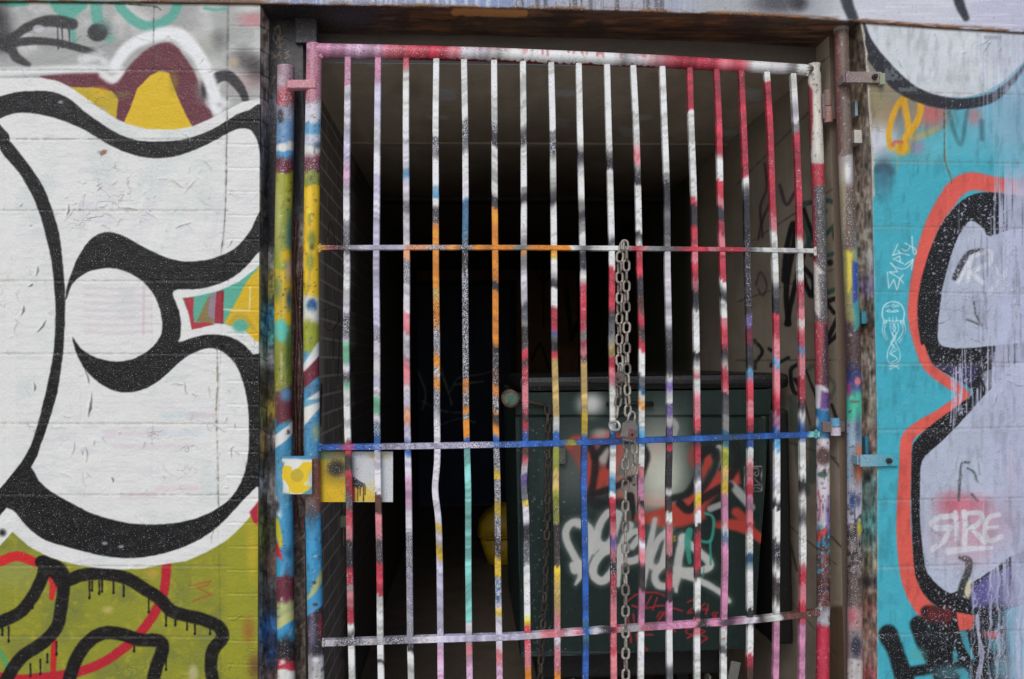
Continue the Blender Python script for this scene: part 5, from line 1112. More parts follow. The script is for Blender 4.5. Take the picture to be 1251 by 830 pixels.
RAILS = [
 ('top', 'P+370 F+420 J+470 R+482 R520 J+545 H562 W600 W700 H760 W790 R806 R860 J880 R900 W914 H940 G960 W975 D990'),
 ([380, 500, 630, 760, 930, 1000], [303.4, 303, 303, 304, 306, 307.3], .0072, 'Y380 Y390 M396 X+412 Z*424 H432 L448 L485 C+496 H*525 C+545 O552 X*562 O577 O600 G628 O645 O680 W697 X708 W722 W752 G764 R770 J780 G790 Z806 E828 R834 R845 J865 R880 R896 Z908 W925 H960 W980'),
 ([380, 500, 630, 760, 800, 930, 1002], [546.8, 545.3, 543, 539, 537.5, 533, 530.5], .0086, 'B380 B400 R420 B431 B+440 L*462 L+500 L*560 B+600 B640 B680 Q690 B702 B760 B860 N880 B900 B960 T990 T1000'),
 ([386, 500, 630, 760, 880, 930, 975, 1003], [785.3, 781.3, 777.3, 767.8, 760, 756, 751, 747], .0090, 'H+390 D*410 H+440 X*470 H500 L530 L600 H640 J+660 H690 J+700 B712 H722 X734 R748 H756 J780 P790 P830 D852 P862 X880 P895 H905 D925 W935 E955 E980'),
]
def rail_seg(sg, seed):
    def f(V):
        px, py = proj(V); rr = np.random.RandomState(seed)
        jt = np.interp(py, np.linspace(py.min(), py.max(), 60), rr.normal(0, 2.5, 60))
        c, k = seg_col(sg, px + jt, seed, 4); return np.column_stack([alb(c), k])
    return f
pts = [gp(x, np.interp(x, *TOPR)) for x in np.arange(376, 1001, 1.5)]
def topcol(V):
    px, py = proj(V); c, k = seg_col(RAILS[0][1], px + (py - 70) * .12 + 1.6 * np.sin(py * 1.7 + px * .05), 3, 8)
    yc = np.interp(px, *TOPR); rr = np.random.RandomState(8)
    rag = np.interp(px, np.linspace(370, 1010, 260), rr.normal(0, 1.3, 260))
    un = np.clip((py - yc - 5.6 + rag) / 1.2, 0, 1) * (px > 500) * (px < 800); un = un[:, None]
    c = c * (1 - un) + np.array([130, 36, 50]) * un
    rag2 = np.interp(px, np.linspace(370, 1010, 200), rr.normal(0, 2.2, 200))
    st = np.clip((yc - 3.5 - py + rag2) / 1.5, 0, 1) * (px > 560) * (px < 790) * np.clip(rr.rand(200)[np.clip(((px - 370) / 3.2).astype(int), 0, 199)] * 2 - 1.1, 0, 1)
    c = c * (1 - .8 * st[:, None]) + np.array([190, 80, 92]) * .8 * st[:, None]
    return np.column_stack([alb(c), k])
mb = MB(); mb.tube(pts, np.interp(np.linspace(0, 1, len(pts)), [0, .5, 1], [.0205, .0198, .0172]), 40, topcol); mb.build('top_rail', M_METAL, gate, True)
for k, (xa, ya, hw, sg) in enumerate(RAILS[1:]):
    pts = np.array([gp(x, y) for x, y in zip(np.arange(xa[0], xa[-1], 1.5), np.interp(np.arange(xa[0], xa[-1], 1.5), xa, ya))])
    mb = MB(); mb.tube(pts, hw, col=rail_seg(sg, 60 + k), square=True)
    # flat bar: a little deeper than the bars it crosses
    V = mb.v[0]; mid = np.repeat(pts, 12, 0); d = V - mid; dn = (d @ gn)[:, None] * gn; mb.v[0] = mid + (d - dn) + dn * (.0115 / hw)
    mb.build('rail', M_RUSTY if k == 2 else M_METAL, gate)
wr = random.Random(3)
for (x, y, cc) in ((391, 303.5, (196, 160, 60)), (995.5, 307.5, (206, 200, 194)), (391, 546.6, (40, 90, 150)), (997, 531, (90, 150, 160)), (395.5, 785, (170, 166, 166)), (997, 748, (110, 72, 64)), (392, 66, (206, 150, 170)), (986, 88, (196, 190, 180))):
    bm = bmesh.new()
    for k in range(9):
        t_ = bmesh.ops.create_icosphere(bm, subdivisions=2, radius=wr.uniform(.0035, .0055))['verts']
        p_ = gp(x + wr.uniform(-1, 1), y + (k - 4) * 1.0, .0105 + wr.uniform(-.003, .002))
        for v_ in t_: v_.co = v_.co + Vector(p_)
    mb = MB(); mb.bm(bm, flat(cc, .15)); mb.build('weld', M_RUSTY, gate, True)
mb = MB(); mb.tube([gp(384, 1040), gp(1003, 1010)], .018, 20, flat((170, 150, 150), .3), step=.02); mb.build('bottom_rail', M_METAL, gate, True)

def pole(xy, r, cv, plane, name, mat, parent, lo=1050):
    xs_, ys_ = zip(*xy); pys = np.concatenate([np.arange(ys_[0], 832, 1.6), np.arange(832, lo, 8)])
    pxs_ = np.interp(pys, ys_, xs_)
    ker = np.hanning(61); ker /= ker.sum(); pad = np.pad(pxs_, 30, mode='edge'); pxs_ = np.convolve(pad, ker, 'valid')
    pts = np.array([plane(x, y) for x, y in zip(pxs_, pys)])
    mb = MB(); mb.tube(pts, r, 28, sample_cols(cv)); return mb, name, mat, parent
mb, *_ = pole([(384, 55), (381.5, 200), (380.3, 300), (380.3, 440), (382.5, 620), (386.5, 830), (388, 1050)], .0218, cvSL, lambda x, y: gp(x, y), 0, 0, 0, 1050); mb.build('stile', M_METAL, gate, True)
mb, *_ = pole([(994, 79), (1000.5, 250), (1003, 400), (1005, 520), (1006, 700), (1005, 830), (1004, 1030)], .0196, cvSR, lambda x, y: gp(x, y), 0, 0, 0, 1030); mb.build('stile', M_RUSTY, gate, True)
# latch bar reaching to the left post
a = gp(352, 104.5, .012); b = gp(386, 104.5, .012)
mb = MB(); mb.tube([a + [0, 0, 0], b], .0125, col=flat((200, 124, 134), .4), square=True); mb.build('latch_bar', M_METAL, gate)
# hinges
for (px, ya, yb, c1, c2) in ((1011, 111, 150, (126, 100, 92), (150, 110, 100)), (1020, 511, 532, (90, 150, 180), (196, 186, 200))):
    mb = MB(); w = .0125 if ya < 200 else .015
    A, Bm, C = unproj_y(px, ya, .075), unproj_y(px + .6, (ya + yb) / 2, .075), unproj_y(px + 1.2, yb, .075)
    mb.tube([A, Bm + [0, 0, .0012]], w, 18, flat(c1, .15)); mb.tube([Bm - [0, 0, .0012], C], w, 18, flat(c2, .15))
    for q, t_ in ((A, -1), (C, 1)):
        pass
    e = gp(1000, (ya + yb) / 2); mb.box((e[0], min(e[1], .075) - .004, C[2] + .01), (A[0] + .03, .079, A[2] - .01), flat((110, 92, 88), .1), .002)
    mb.build('hinge', M_RUSTY, gate)

def plate(name, corners, off, thick, cv, parent, mat, n=(60, 60)):
    (xa, ya), (xb, yb_) = corners
    u = np.linspace(0, 1, n[0]); v = np.linspace(0, 1, n[1])
    tl, tr, bl, br = gp(xa, ya, off), gp(xb, ya, off), gp(xa, yb_, off), gp(xb, yb_, off)
    Gp = (bl + (br - bl) * u[None, :, None]) * (1 - v[:, None, None]) + (tl + (tr - tl) * u[None, :, None]) * v[:, None, None]
    mb = MB(); painted_grid(mb, Gp, cv)
    Bk = Gp - gn * thick; mb.grid(Bk, np.tile(flat((90, 88, 86)), (n[1], n[0], 1)), True)
    for rim_f, rim_b in ((Gp[0], Bk[0]), (Gp[-1], Bk[-1]), (Gp[:, 0], Bk[:, 0]), (Gp[:, -1], Bk[:, -1])):
        px, py = proj(rim_f); c_, k_, _ = cv.sample(px, py); cc_ = np.column_stack([alb(c_), k_])
        mb.grid(np.stack([rim_f, rim_b]), np.stack([cc_, cc_]))
    return mb.build(name, mat, parent)
cg = Canvas(385, 550, 486, 620, (206, 208, 212), 3)
cg.fill([(385, 550), (421.5, 550), (422, 620), (385, 620)], (226, 186, 32), .8); cg.fill([(385, 548), (430, 548), (428, 560), (400, 563), (385, 560)], (70, 140, 170), 3, .6); cg.blob(412, 556, 8, 5, (196, 140, 60), 1, .6)
cg.fill([(421, 550), (423.5, 550), (424, 620), (422, 620)], (60, 150, 130), .7); cg.fill([(423.5, 590), (434, 594), (434, 613), (424, 612)], (206, 40, 40), .8); cg.fill([(434, 594), (446, 594), (458, 604), (460, 613), (434, 613)], (226, 186, 40), 1.2, .9); cg.blob(455, 600, 8, 10, (226, 206, 120), 1, .6)
cg.blob(411, 572, 10, 9, (28, 27, 28), .6, .95, .2); cg.blob(413, 574, 16, 14, (50, 46, 40), 1, .5, .2); cg.fill([(424, 578), (432, 583), (446, 592), (440, 597), (428, 594), (423, 588)], (32, 30, 32), 1.2, .95, .25)
for x, y in ((437, 612), (444, 613), (440, 606), (446, 604)): cg.stroke([(x, 594), (x, y)], 1.4, (30, 28, 28), .6, .9)
for x in (455, 470): cg.blob(x, 558, 5, 3, (190, 170, 110), .8, .6)
cg.k[:] = np.maximum(cg.k, .12)
plate('guard_plate', ((391, 552), (480, 613.5)), -.014, .003, cg, gate, M_METAL, (130, 90))
ck = Canvas(340, 552, 386, 612, (224, 222, 210), 4)
ck.fill([(340, 552), (386, 552), (386, 562), (340, 560)], (70, 140, 180), 1.5); ck.fill([(340, 560), (347, 566), (345, 612), (340, 612)], (80, 140, 170), 2); ck.fill([(376, 598), (386, 590), (386, 612), (340, 612), (346, 602), (366, 606)], (96, 146, 160), 2)
ck.blob(361, 582, 16, 21, (232, 230, 222), .12, 1)
ck.fill([(345, 573), (349, 569), (356, 571), (358, 577), (366, 570), (372, 565), (384, 566), (383, 572), (378, 580), (376, 590), (378, 598), (366, 603), (357, 602), (354, 598), (350, 590), (345, 584)], (236, 198, 34), .7, sm=3)
ck.blob(363, 581, 8, 8, (196, 172, 50), .12, .9); ck.blob(374, 591, 3, 3, (232, 224, 170), .5, .8); ck.stroke([(354, 594), (353, 604)], 1.5, (226, 190, 40), .5, .9); ck.blob(380, 585, 3, 10, (150, 160, 160), 1, .6)
plate('lock_plate', ((344.5, 557.5), (381, 604)), .040, .006, ck, gate, M_METAL, (90, 110))
e = gp(366, 580, .02); mb = MB(); mb.box((e[0] - .03, e[1] - .017, e[2] - .035), (e[0] + .03, e[1] + .005, e[2] + .035), flat((90, 120, 140)), .003); mb.build('lock_case', M_METAL, gate)

# ---- posts
pL = thing('gate_post', 'round steel post sprayed yellow and blue beside the white letter wall', 'post', tuple(unproj_y(350, 1052, .04) * [1, 1, 0]))
mb, *_ = pole([(349.5, 82), (348, 200), (346, 290), (346, 420), (347.5, 600), (350, 830), (351, 1050)], .0246, cvPL, lambda x, y: unproj_y(x, y, .04), 0, 0, 0, 1062); mb.build('pole', M_METAL, pL, True)
pR = thing('gate_post', 'rusty brown steel post strapped to the turquoise wall', 'post', tuple(unproj_y(1044, 1040, .045) * [1, 1, 0]))
mb, *_ = pole([(1027.5, 34), (1031, 150), (1035, 250), (1040, 350), (1043, 450), (1044, 600), (1044.5, 830), (1045, 1040)], .0212, cvPR, lambda x, y: unproj_y(x, y, .045), 0, 0, 0, 1050); mb.build('pole', M_RUSTY, pR, True)
A = unproj_y(1027.5, 34, .045); mb = MB(); mb.tube([A - [0, 0, .012], A + [0, 0, .003], A + [0, 0, .009]], np.array([.0225, .0228, .017]), 24, flat((150, 142, 138), .1)); mb.build('cap', M_RUSTY, pR, True)
def strap(xa, xb, ya, yb_, ca, cb, bolt, plate_c):
    P0, P1 = unproj_y(xa, yb_, -.012), unproj_y(xb, ya, -.012)
    mb = MB(); m = 20; xs_ = np.linspace(P0[0], P1[0], m)
    for j in range(m - 1):
        pass
    mb.box((P0[0], -.013, P0[2]), (P1[0], -.004, P1[2]), flat(ca, .25), .0015)
    V = mb.v[0]; t_ = np.clip((V[:, 0] - P0[0]) / (P1[0] - P0[0]), 0, 1)
    mb.c[0] = np.column_stack([alb(np.outer(1 - t_, ca) + np.outer(t_, cb)), np.full(len(V), .2)])
    mb.box((P0[0] - .004, -.0032, P0[2] + .004), (P0[0] + .022, .034, P1[2] - .004), flat(ca, .2), .002)
    st = mb.build('strap', M_RUSTY, pR)
    Bp = unproj_y(bolt[0], bolt[1], -.014); mb = MB(); mb.tube([Bp + [0, .004, 0], Bp - [0, .008, 0]], .0085, 6, flat((56, 46, 44))); mb.tube([Bp - [0, .006, 0], Bp - [0, .015, 0]], .0048, 10, flat((50, 40, 38))); mb.build('bolt', M_RUSTY, st)
    if plate_c:
        a_, b_ = unproj_y(plate_c[0], plate_c[3], -.02), unproj_y(plate_c[1], plate_c[2], -.02); mb = MB(); mb.box((a_[0], -.018, a_[2]), (b_[0], -.0006, b_[2]), flat((150, 156, 132), .05), .0015); mb.build('stop_plate', M_RUSTY, st)
strap(1034, 1077, 88, 101, (128, 106, 104), (150, 138, 128), (1068, 94.5), (1076, 1082, 89, 103))
strap(1051, 1098, 555, 570.5, (136, 172, 186), (60, 168, 186), (1085.5, 563), None)
for (xa, xb, ya, yb_, c_) in ((1042, 1052.5, 160, 176, (206, 202, 198)), (1051, 1059, 381, 396, (60, 140, 160)), (1043, 1046, 124, 143, (150, 170, 178)), (1055.5, 1059, 533, 555, (50, 120, 150))):
    a_, b_ = unproj_y(xa, yb_, .06), unproj_y(xb, ya, .06); mb = MB(); mb.box((a_[0], .05, a_[2]), (b_[0], .099, b_[2]), flat(c_, .05), .002); mb.build('lug', M_METAL, pR)

# ---- cables hanging in the gap beside the left post
for (pts_, r_, cc, lab) in (([(362, 268), (359, 330), (363, 400), (360, 470), (362, 540), (361, 640)], .0045, (120, 60, 50), 'thin reddish cable hanging beside the yellow and blue post, the longer of two'), ([(369, 330), (366, 390), (370, 450), (366, 520), (367, 575)], .0055, (70, 52, 46), 'dark brown cable hanging beside the yellow and blue post, shorter and thicker')):
    q_ = smooth(pts_, 8); mb = MB(); mb.tube([unproj_y(x, y, .085) for x, y in q_], r_, 10, flat(cc, .1)); o = mb.build('cable', M_PLASTIC, None, True, origin=tuple(unproj_y(*pts_[-1], .085))); tag(o, lab, 'cable', 'cables beside the left gate post')

# ---- chains
def link_mesh(pitch, wire, width, name):
    hl = pitch / 2 + wire - wire; rad = width / 2 - wire; sl_ = max(pitch / 2 + wire - (rad + wire), .001)
    pts = []
    for k in range(13): a_ = math.pi * k / 12; pts.append((rad * math.cos(a_), 0, sl_ + (rad) * math.sin(a_)))
    for k in range(13): a_ = math.pi + math.pi * k / 12; pts.append((rad * math.cos(a_), 0, -sl_ + (rad) * math.sin(a_)))
    n = len(pts); bm = bmesh.new(); rings = []
    for i in range(n):
        p = Vector(pts[i]); t_ = (Vector(pts[(i + 1) % n]) - Vector(pts[i - 1])).normalized(); u_ = Vector((0, 1, 0)); w_ = t_.cross(u_)
        rings.append([bm.verts.new(p + wire * (math.cos(b_) * u_ + math.sin(b_) * w_)) for b_ in [j * 2 * math.pi / 10 for j in range(10)]])
    for i in range(n):
        for j in range(10): bm.faces.new((rings[i][j], rings[i][(j + 1) % 10], rings[(i + 1) % n][(j + 1) % 10], rings[(i + 1) % n][j]))
    bmesh.ops.recalc_face_normals(bm, faces=bm.faces[:])
    me = bpy.data.meshes.new(name); bm.to_mesh(me); bm.free()
    me.polygons.foreach_set('use_smooth', np.ones(len(me.polygons), bool)); return me
def link_set(pitch, wire, width, name, cols, mat, spk=.02):
    out = []
    for c_ in cols:
        me = link_mesh(pitch, wire, width, name); at = me.color_attributes.new('Col', 'FLOAT_COLOR', 'POINT')
        at.data.foreach_set('color', np.tile(flat(c_, spk), (len(me.vertices), 1)).astype(np.float32).ravel()); me.materials.append(mat); out.append(me)
    return out
def hang(parent, path, pitch, meshes, seed=0, phase=0, name='chain_link', roll0=0.3):
    p = np.asarray(path, float); d = np.concatenate([[0], np.cumsum(np.linalg.norm(np.diff(p, axis=0), axis=1))])
    r = random.Random(seed); n = int(d[-1] / pitch)
    for i in range(n):
        s_ = (i + .5) * pitch
        q = np.array([np.interp(s_, d, p[:, k]) for k in range(3)]); q2 = np.array([np.interp(s_ + .01, d, p[:, k]) for k in range(3)]); q1 = np.array([np.interp(s_ - .01, d, p[:, k]) for k in range(3)])
        t_ = Vector(q2 - q1).normalized()
        rot = Vector((0, 0, -1)).rotation_difference(t_).to_matrix() @ Matrix.Rotation(roll0 + (i + phase) % 2 * math.pi / 2 + r.uniform(-.28, .28), 3, 'Z') @ Matrix.Rotation(r.uniform(-.06, .06), 3, 'Y')
        o = bpy.data.objects.new(name, r.choice(meshes)); COL.objects.link(o); o.parent = parent
        o.location = Vector(q) - parent.location; o.rotation_euler = rot.to_euler()
steel = link_set(.0305, .0038, .0262, 'chain_link', [(154, 146, 136), (126, 118, 110), (170, 162, 150)], M_CHAIN)
chain = thing('chain', 'grey steel chain looped over the gate rail and hanging down the bars', 'chain', tuple(gp(764, 300, .03)))
hang(chain, [gp(762.5, 294, .022), gp(765, 312, .028), gp(765.5, 400, .026), gp(766, 470, .028), gp(767.5, 520, .03)], .0305, steel, 1, 0, roll0=.15)
hang(chain, [gp(760.5, 296, .020), gp(757, 316, .024), gp(756.5, 400, .022), gp(757, 450, .024), gp(756, 485, .026), gp(752, 517, .028)], .0305, steel, 2, 1, roll0=.2)
hang(chain, [gp(761, 300, .004), gp(763, 293, .02)], .0305, steel, 3, 0)
hang(chain, [gp(766, 536, .03), gp(764, 560, .024), gp(764, 690, .022), gp(764.5, 830, .022), gp(764, 960, .022)], .0305, steel, 4, 0, roll0=.05)
hang(chain, [gp(771, 530, .03), gp(775, 548, .026), gp(775.5, 575, .024), gp(774, 603, .024)], .0305, steel, 5, 1, roll0=.2)
big = link_set(.034, .0034, .027, 'ring_link', [(196, 192, 184)], M_CHAIN)[0]
o = bpy.data.objects.new('ring_link', big); COL.objects.link(o); o.parent = chain; o.scale = (1.25, 1.25, 1.25); o.location = Vector(gp(751, 520.5, .022)) - chain.location; o.rotation_euler = Euler((math.radians(52), math.radians(80), math.radians(-6)))
def padlock(label, c, rotz, tilt, sz, col, face):
    t_ = thing('padlock', label, 'padlock', tuple(c)); w, d_, h = sz
    R_ = Matrix.Rotation(rotz, 3, 'Z') @ Matrix.Rotation(tilt, 3, 'Y')
    bm = bmesh.new(); bmesh.ops.create_cube(bm, size=1)
    for v in bm.verts: v.co = Vector((v.co.x * w, v.co.y * d_, v.co.z * h))
    bmesh.ops.bevel(bm, geom=[e_ for e_ in bm.edges if abs((e_.verts[0].co - e_.verts[1].co).y) > d_ * .5], offset=w * .22, segments=4, affect='EDGES')
    bmesh.ops.bevel(bm, geom=bm.edges[:], offset=.0018, segments=2, affect='EDGES')
    for v in bm.verts: v.co = R_ @ v.co + Vector(c)
    mb = MB(); mb.bm(bm, flat(col, .1)); mb.build('body', M_CHAIN, t_)
    mb = MB(); hp = []
    for k in range(13): a_ = math.pi * k / 12; hp.append(Vector((math.cos(a_) * w * .32, 0, h * .5 + .014 + math.sin(a_) * w * .34)))
    hp = [Vector((w * .32, 0, h * .42))] + hp + [Vector((-w * .32, 0, h * .42))]
    mb.tube([tuple(R_ @ p + Vector(c)) for p in hp], .0032, 10, flat((176, 172, 166))); mb.build('shackle', M_CHAIN, t_, True)
    mb = MB(); bm = bmesh.new(); bmesh.ops.create_cube(bm, size=1)
    for v in bm.verts: v.co = R_ @ Vector((v.co.x * w * .74, v.co.y * .002 - d_ / 2 - .0008, v.co.z * h * .5 - h * .14)) + Vector(c)
    mb.bm(bm, flat(face, .1)); mb.build('face_plate', M_CHAIN, t_)
    mb = MB(); k0 = R_ @ Vector((0, -d_ / 2 - .001, -h * .16)) + Vector(c); k1 = R_ @ Vector((0, -d_ / 2 - .003, -h * .16)) + Vector(c); mb.tube([tuple(k0), tuple(k1)], .004, 12, flat((30, 26, 26))); mb.build('keyhole', M_RUST, t_)
padlock('silver padlock with a reddish face at the blue rail', gp(768.5, 527, .048), .55, .28, (.040, .026, .060), (140, 134, 128), (136, 92, 90))
padlock('small dull padlock hanging in the chain above the blue rail', gp(757.5, 461, .040), -.9, .08, (.024, .016, .036), (128, 116, 110), (120, 92, 92))

# ---- dumpster
YD = .42
def dp(px, py, y=YD): return unproj_y(px, py, y)
tl, tr, bl, br = dp(629, 480), dp(941, 480), dp(637, 806), dp(925, 806)
dump = thing('dumpster', 'dark green steel dumpster tagged in white and red behind the gate', 'dumpster', ((tl[0] + tr[0]) / 2, YD + .4, 0))
mb = MB(); nu, nv_ = 270, 280
u = np.linspace(0, 1, nu); v = np.linspace(0, 1, nv_)
zt, zb = tl[2], bl[2]
row = lambda t_: ((bl[0] + (tl[0] - bl[0]) * t_), (br[0] + (tr[0] - br[0]) * t_))
Gd = np.zeros((nv_, nu, 3))
for j, t_ in enumerate(v):
    a_, b_ = row(t_); Gd[j, :, 0] = a_ + (b_ - a_) * u; Gd[j, :, 2] = zb + (zt - zb) * t_
    Gd[j, :, 1] = YD + .03 * (1 - t_)
pxd, pyd = proj(Gd.reshape(-1, 3))
hh = np.zeros(pxd.shape)
hh += .012 * np.clip((509 - pyd) / 2, 0, 1)                                  # proud top band
hh += .010 * np.clip(1 - np.abs(pxd - 640) / 5, 0, 1) ** .5 * (pyd > 509) + .010 * np.clip(1 - np.abs(pxd - 934) / 5, 0, 1) ** .5 * (pyd > 509)
hh += .006 * np.clip(1 - np.abs(pxd - 672 + (pyd - 510) * -.01) / 2.5, 0, 1) * (pyd > 512) * (pyd < 800)
hh += .010 * np.clip((pyd - 797) / 2, 0, 1)
Gd[..., 1] -= hh.reshape(nv_, nu)
painted_grid(mb, Gd, cvD)
g0 = flat((25, 43, 39))
Lb = np.stack([np.stack([Gd[:, 0], Gd[:, 0] * [1, 0, 1] + [0, YD + .85, 0]], 1)])[0]; mb.grid(Lb, np.tile(g0, (nv_, 2, 1)), True)
Rb = np.stack([Gd[:, -1], Gd[:, -1] * [1, 0, 1] + [0, YD + .85, 0]], 1); mb.grid(Rb, np.tile(g0, (nv_, 2, 1)))
Bb = np.stack([np.stack([Gd[j, 0] * [1, 0, 1] + [0, YD + .85, 0], Gd[j, -1] * [1, 0, 1] + [0, YD + .85, 0]]) for j in (0, nv_ - 1)]); mb.grid(Bb, np.tile(g0, (2, 2, 1)), True)
mb.grid(np.stack([Gd[0], Gd[0] * [1, 0, 1] + [0, YD + .85, 0]]), np.tile(g0, (2, nu, 1)), True)
mb.build('body', M_DUMP, dump)
mb = MB(); a_, b_ = dp(634, 479), dp(962, 456); mb.box((a_[0], YD - .02, tl[2] + .002), (b_[0], YD + .87, tl[2] + .055), flat((16, 16, 16), .02), .02); lid = mb.build('lid', M_PLASTIC, dump)
mb = MB(); mb.tube([dp(720, 466, YD - .03), dp(880, 468, YD - .03)], .009, 10, flat((40, 40, 40))); mb.build('hinge_rod', M_RUST, lid, True)
mb = MB(); a_, b_ = dp(944, 788, YD), dp(963, 500, YD); mb.box((a_[0], YD - .005, a_[2]), (b_[0], YD + .7, b_[2]), flat((24, 25, 25)), .012); mb.build('side_pocket', M_DUMP, dump)
mb = MB(); A = dp(624, 487.5, YD - .05); mb.tube([A + [0, .07, 0], A, A - [0, .006, 0]], np.array([.03, .03, .026]), 28, flat((104, 78, 60), .2)); mb.tube([A - [0, .006, 0], A - [0, .011, 0]], .021, 24, flat((84, 116, 102), .1)); cap = mb.build('pivot_cap', M_RUST, dump)
mb = MB(); mb.tube([dp(632, 488, YD - .03), dp(650, 492, YD - .03), dp(668, 496, YD - .025)], .0065, 10, flat((62, 52, 44))); mb.build('latch_rod', M_RUST, dump, True)
mb = MB(); mb.tube([dp(741, 493.6, YD - .03), dp(798, 493.6, YD - .03)], .0085, 10, flat((34, 38, 36)))
for x in (744, 795): mb.tube([dp(x, 493.6, YD - .03), dp(x, 493.6, YD + .01)], .009, 10, flat((34, 38, 36)))
mb.build('handle', M_DUMP, dump, True)
a_, b_ = dp(682, 567, YD - .012), dp(691, 548, YD - .012); mb = MB(); mb.box((a_[0], YD - .016, a_[2]), (b_[0], YD + .03, b_[2]), flat((96, 100, 92), .1), .002); mb.build('hasp', M_RUST, dump)
mb = MB(); mb.box((bl[0] + .06, YD + .12, zb - .12), (br[0] - .06, YD + .75, zb - .001), flat((22, 24, 24)), .01); mb.build('skid', M_DUMP, dump)
for (x, y_) in ((bl[0] + .16, YD + .16), (br[0] - .10, YD + .13), (bl[0] + .16, YD + .7), (br[0] - .10, YD + .7)):
    rr_ = .115; mb = MB(); mb.tube([(x - .022, y_, rr_), (x + .022, y_, rr_)], rr_, 28, flat((30, 30, 30))); wh_ = mb.build('caster', M_PLASTIC, dump)
    mb = MB()
    for s_ in (-1, 1): mb.box((x + s_ * .034 - .004, y_ - .03, rr_ - .03), (x + s_ * .034 + .004, y_ + .03, zb - .119), flat((120, 118, 112), .1), .003)
    mb.tube([(x - .045, y_, rr_), (x + .045, y_, rr_)], .012, 12, flat((90, 88, 84))); mb.build('fork', M_METAL, wh_)
Bp = dp(895, 818, YD + .03); mb = MB(); mb.box((Bp[0] - .018, YD + .02, Bp[2] - .07), (Bp[0] + .016, YD + .028, Bp[2] + .03), flat((128, 126, 120), .1), .002, Matrix.Rotation(.22, 3, 'Y')); mb.build('caster_brake', M_METAL, dump)
rusty = link_set(.030, .0036, .024, 'chain_link', [(70, 60, 52), (84, 74, 64), (60, 52, 46)], M_RUST)
ch2 = thing('chain', 'rusty brown chain hanging down the front of the green dumpster', 'chain', tuple(dp(669, 496, YD - .03)))
hang(ch2, [dp(668.5, 496, YD - .026), dp(669.5, 560, YD - .03), dp(668.5, 640, YD - .026), dp(665, 740, YD - .02), dp(661, 800, YD - .014), dp(659, 880, YD - .014)], .030, rusty, 9, 0)

# ---- yellow bin at the back
YBN = 3.32
f0 = unproj_y(592, 688, YBN); bx = f0[0]; s_ = (YBN + D) / F
bin_ = thing('bin', 'yellow plastic bin with a rounded hood on the dark passage floor', 'bin', (bx + .17, YBN + .15, 0))
def loft(sections, col):
    bm = bmesh.new(); rings = []
    for (cx, cy, cz, hw, hd) in sections:
        ring = []
        for k in range(24):
            a_ = 2 * math.pi * k / 24; ca, sa = math.cos(a_), math.sin(a_)
            ring.append(bm.verts.new((cx + hw * math.copysign(abs(ca) ** .45, ca), cy + hd * math.copysign(abs(sa) ** .45, sa), cz)))
        rings.append(ring)
    for a_, b_ in zip(rings[:-1], rings[1:]):
        for k in range(24): bm.faces.new((a_[k], a_[(k + 1) % 24], b_[(k + 1) % 24], b_[k]))
    bm.faces.new(rings[0][::-1]); bm.faces.new(rings[-1])
    mb = MB(); mb.bm(bm, col); return mb
YC = (250, 196, 52)
loft([(bx + .17, YBN + .15, .005, .15, .13), (bx + .165, YBN + .15, .1, .175, .15), (bx + .16, YBN + .15, .19, .195, .165)], flat(YC)).build('body', M_PLASTIC, bin_, True)
loft([(bx + .16, YBN + .15, .192, .205, .178), (bx + .16, YBN + .15, .21, .208, .18), (bx + .158, YBN + .15, .215, .2, .172)], flat((200, 146, 30))).build('rim', M_PLASTIC, bin_, True)
loft([(bx + .155, YBN + .15, .2155, .204, .175), (bx + .16, YBN + .15, .29, .196, .168), (bx + .18, YBN + .15, .36, .16, .14), (bx + .21, YBN + .15, .41, .1, .09), (bx + .22, YBN + .15, .425, .035, .03)], flat(YC)).build('hood', M_PLASTIC, bin_, True)

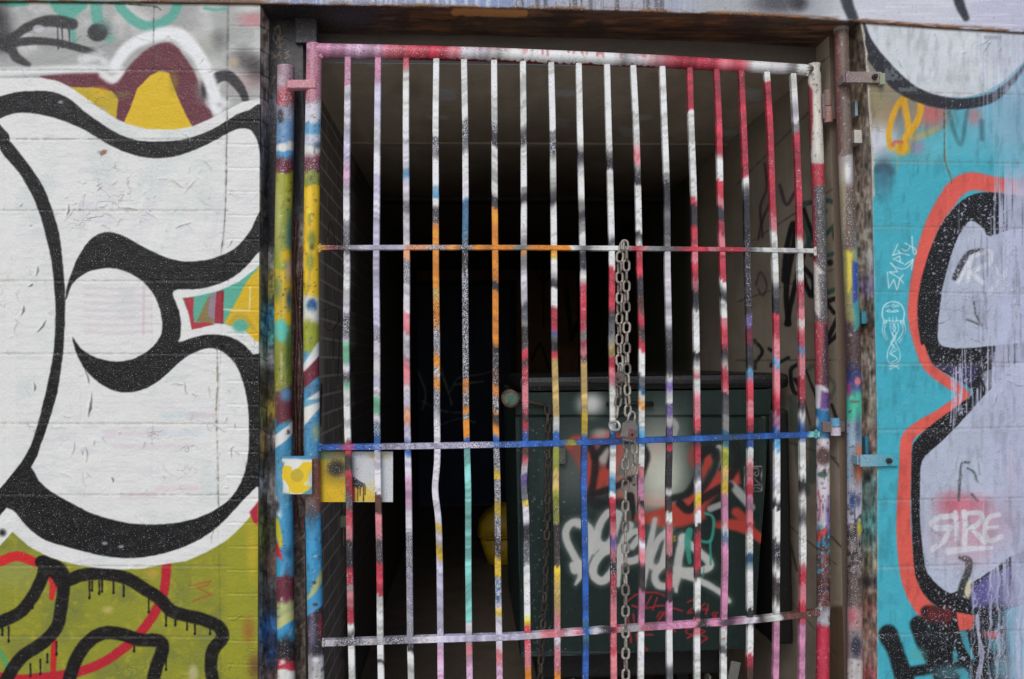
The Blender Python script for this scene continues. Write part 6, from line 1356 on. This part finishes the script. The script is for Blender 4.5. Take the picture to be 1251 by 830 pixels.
# ---- little box on a cord on the brick side wall
ry = .93; c_ = unproj_plane(416.5, 636, (XLi, 0, 0), np.array([1.0, 0, 0])); s_ = (c_[1] + D) / F
jb = thing('junction_box', 'small pale green box hanging on a cord against the dark brick wall', 'box', tuple(c_))
mb = MB(); mb.box((XLi + .001, c_[1] - .03, c_[2] - 7 * s_), (XLi + .028, c_[1] + .02, c_[2] + 7 * s_), flat((160, 168, 128)), .004); mb.build('case', M_PLASTIC, jb)
mb = MB(); mb.tube([c_ + [.012, 0, 7 * s_], c_ + [.010, .0, 40 * s_], c_ + [.012, .0, 110 * s_]], .0032, 8, flat((150, 142, 104))); mb.tube([c_ + [.012, 0, -7 * s_], c_ + [.010, -.004, -20 * s_], c_ + [.013, -.01, -31 * s_]], .0032, 8, flat((150, 142, 104))); mb.build('cord', M_PLASTIC, jb, True)

# ================================================================== CAMERA, LIGHT
cam = bpy.data.cameras.new('camera'); co = bpy.data.objects.new('camera', cam); COL.objects.link(co)
cam.sensor_width = 36.0; cam.lens = F / 1251.0 * 36.0; cam.clip_start = .05; cam.clip_end = 500
M4 = Matrix.Identity(4)
for i in range(3): M4[i][0] = _r[i]; M4[i][1] = _u[i]; M4[i][2] = -_f[i]; M4[i][3] = CAM[i]
co.matrix_world = M4
sc = bpy.context.scene; sc.camera = co

SUN_EL, SUN_AZ = math.radians(40), math.radians(196)     # azimuth clockwise from +Y: high, behind the camera
wd = bpy.data.worlds.new('World'); sc.world = wd; wd.use_nodes = True
nt = wd.node_tree; bg = nt.nodes['Background']; sky = nt.nodes.new('ShaderNodeTexSky'); sky.sky_type = 'NISHITA'; sky.sun_disc = False
sky.sun_elevation = SUN_EL; sky.sun_rotation = SUN_AZ; sky.dust_density = 1.5; sky.air_density = 1.0
nt.links.new(sky.outputs[0], bg.inputs[0]); bg.inputs[1].default_value = 0.115
sl = bpy.data.lights.new('sun', 'SUN'); sl.energy = 1.0; sl.angle = math.radians(24); sl.color = (1.0, .99, .965)
so = bpy.data.objects.new('sun', sl); COL.objects.link(so)
dirv = Vector((math.sin(SUN_AZ) * math.cos(SUN_EL), math.cos(SUN_AZ) * math.cos(SUN_EL), math.sin(SUN_EL)))
so.rotation_euler = dirv.to_track_quat('Z', 'Y').to_euler(); so.location = (0, -6, 6)
sc.view_settings.view_transform = 'Standard'; sc.view_settings.look = 'None'; sc.view_settings.exposure = 0.20; sc.view_settings.gamma = 1.0
sc.cycles.max_bounces = 8; sc.cycles.diffuse_bounces = 5
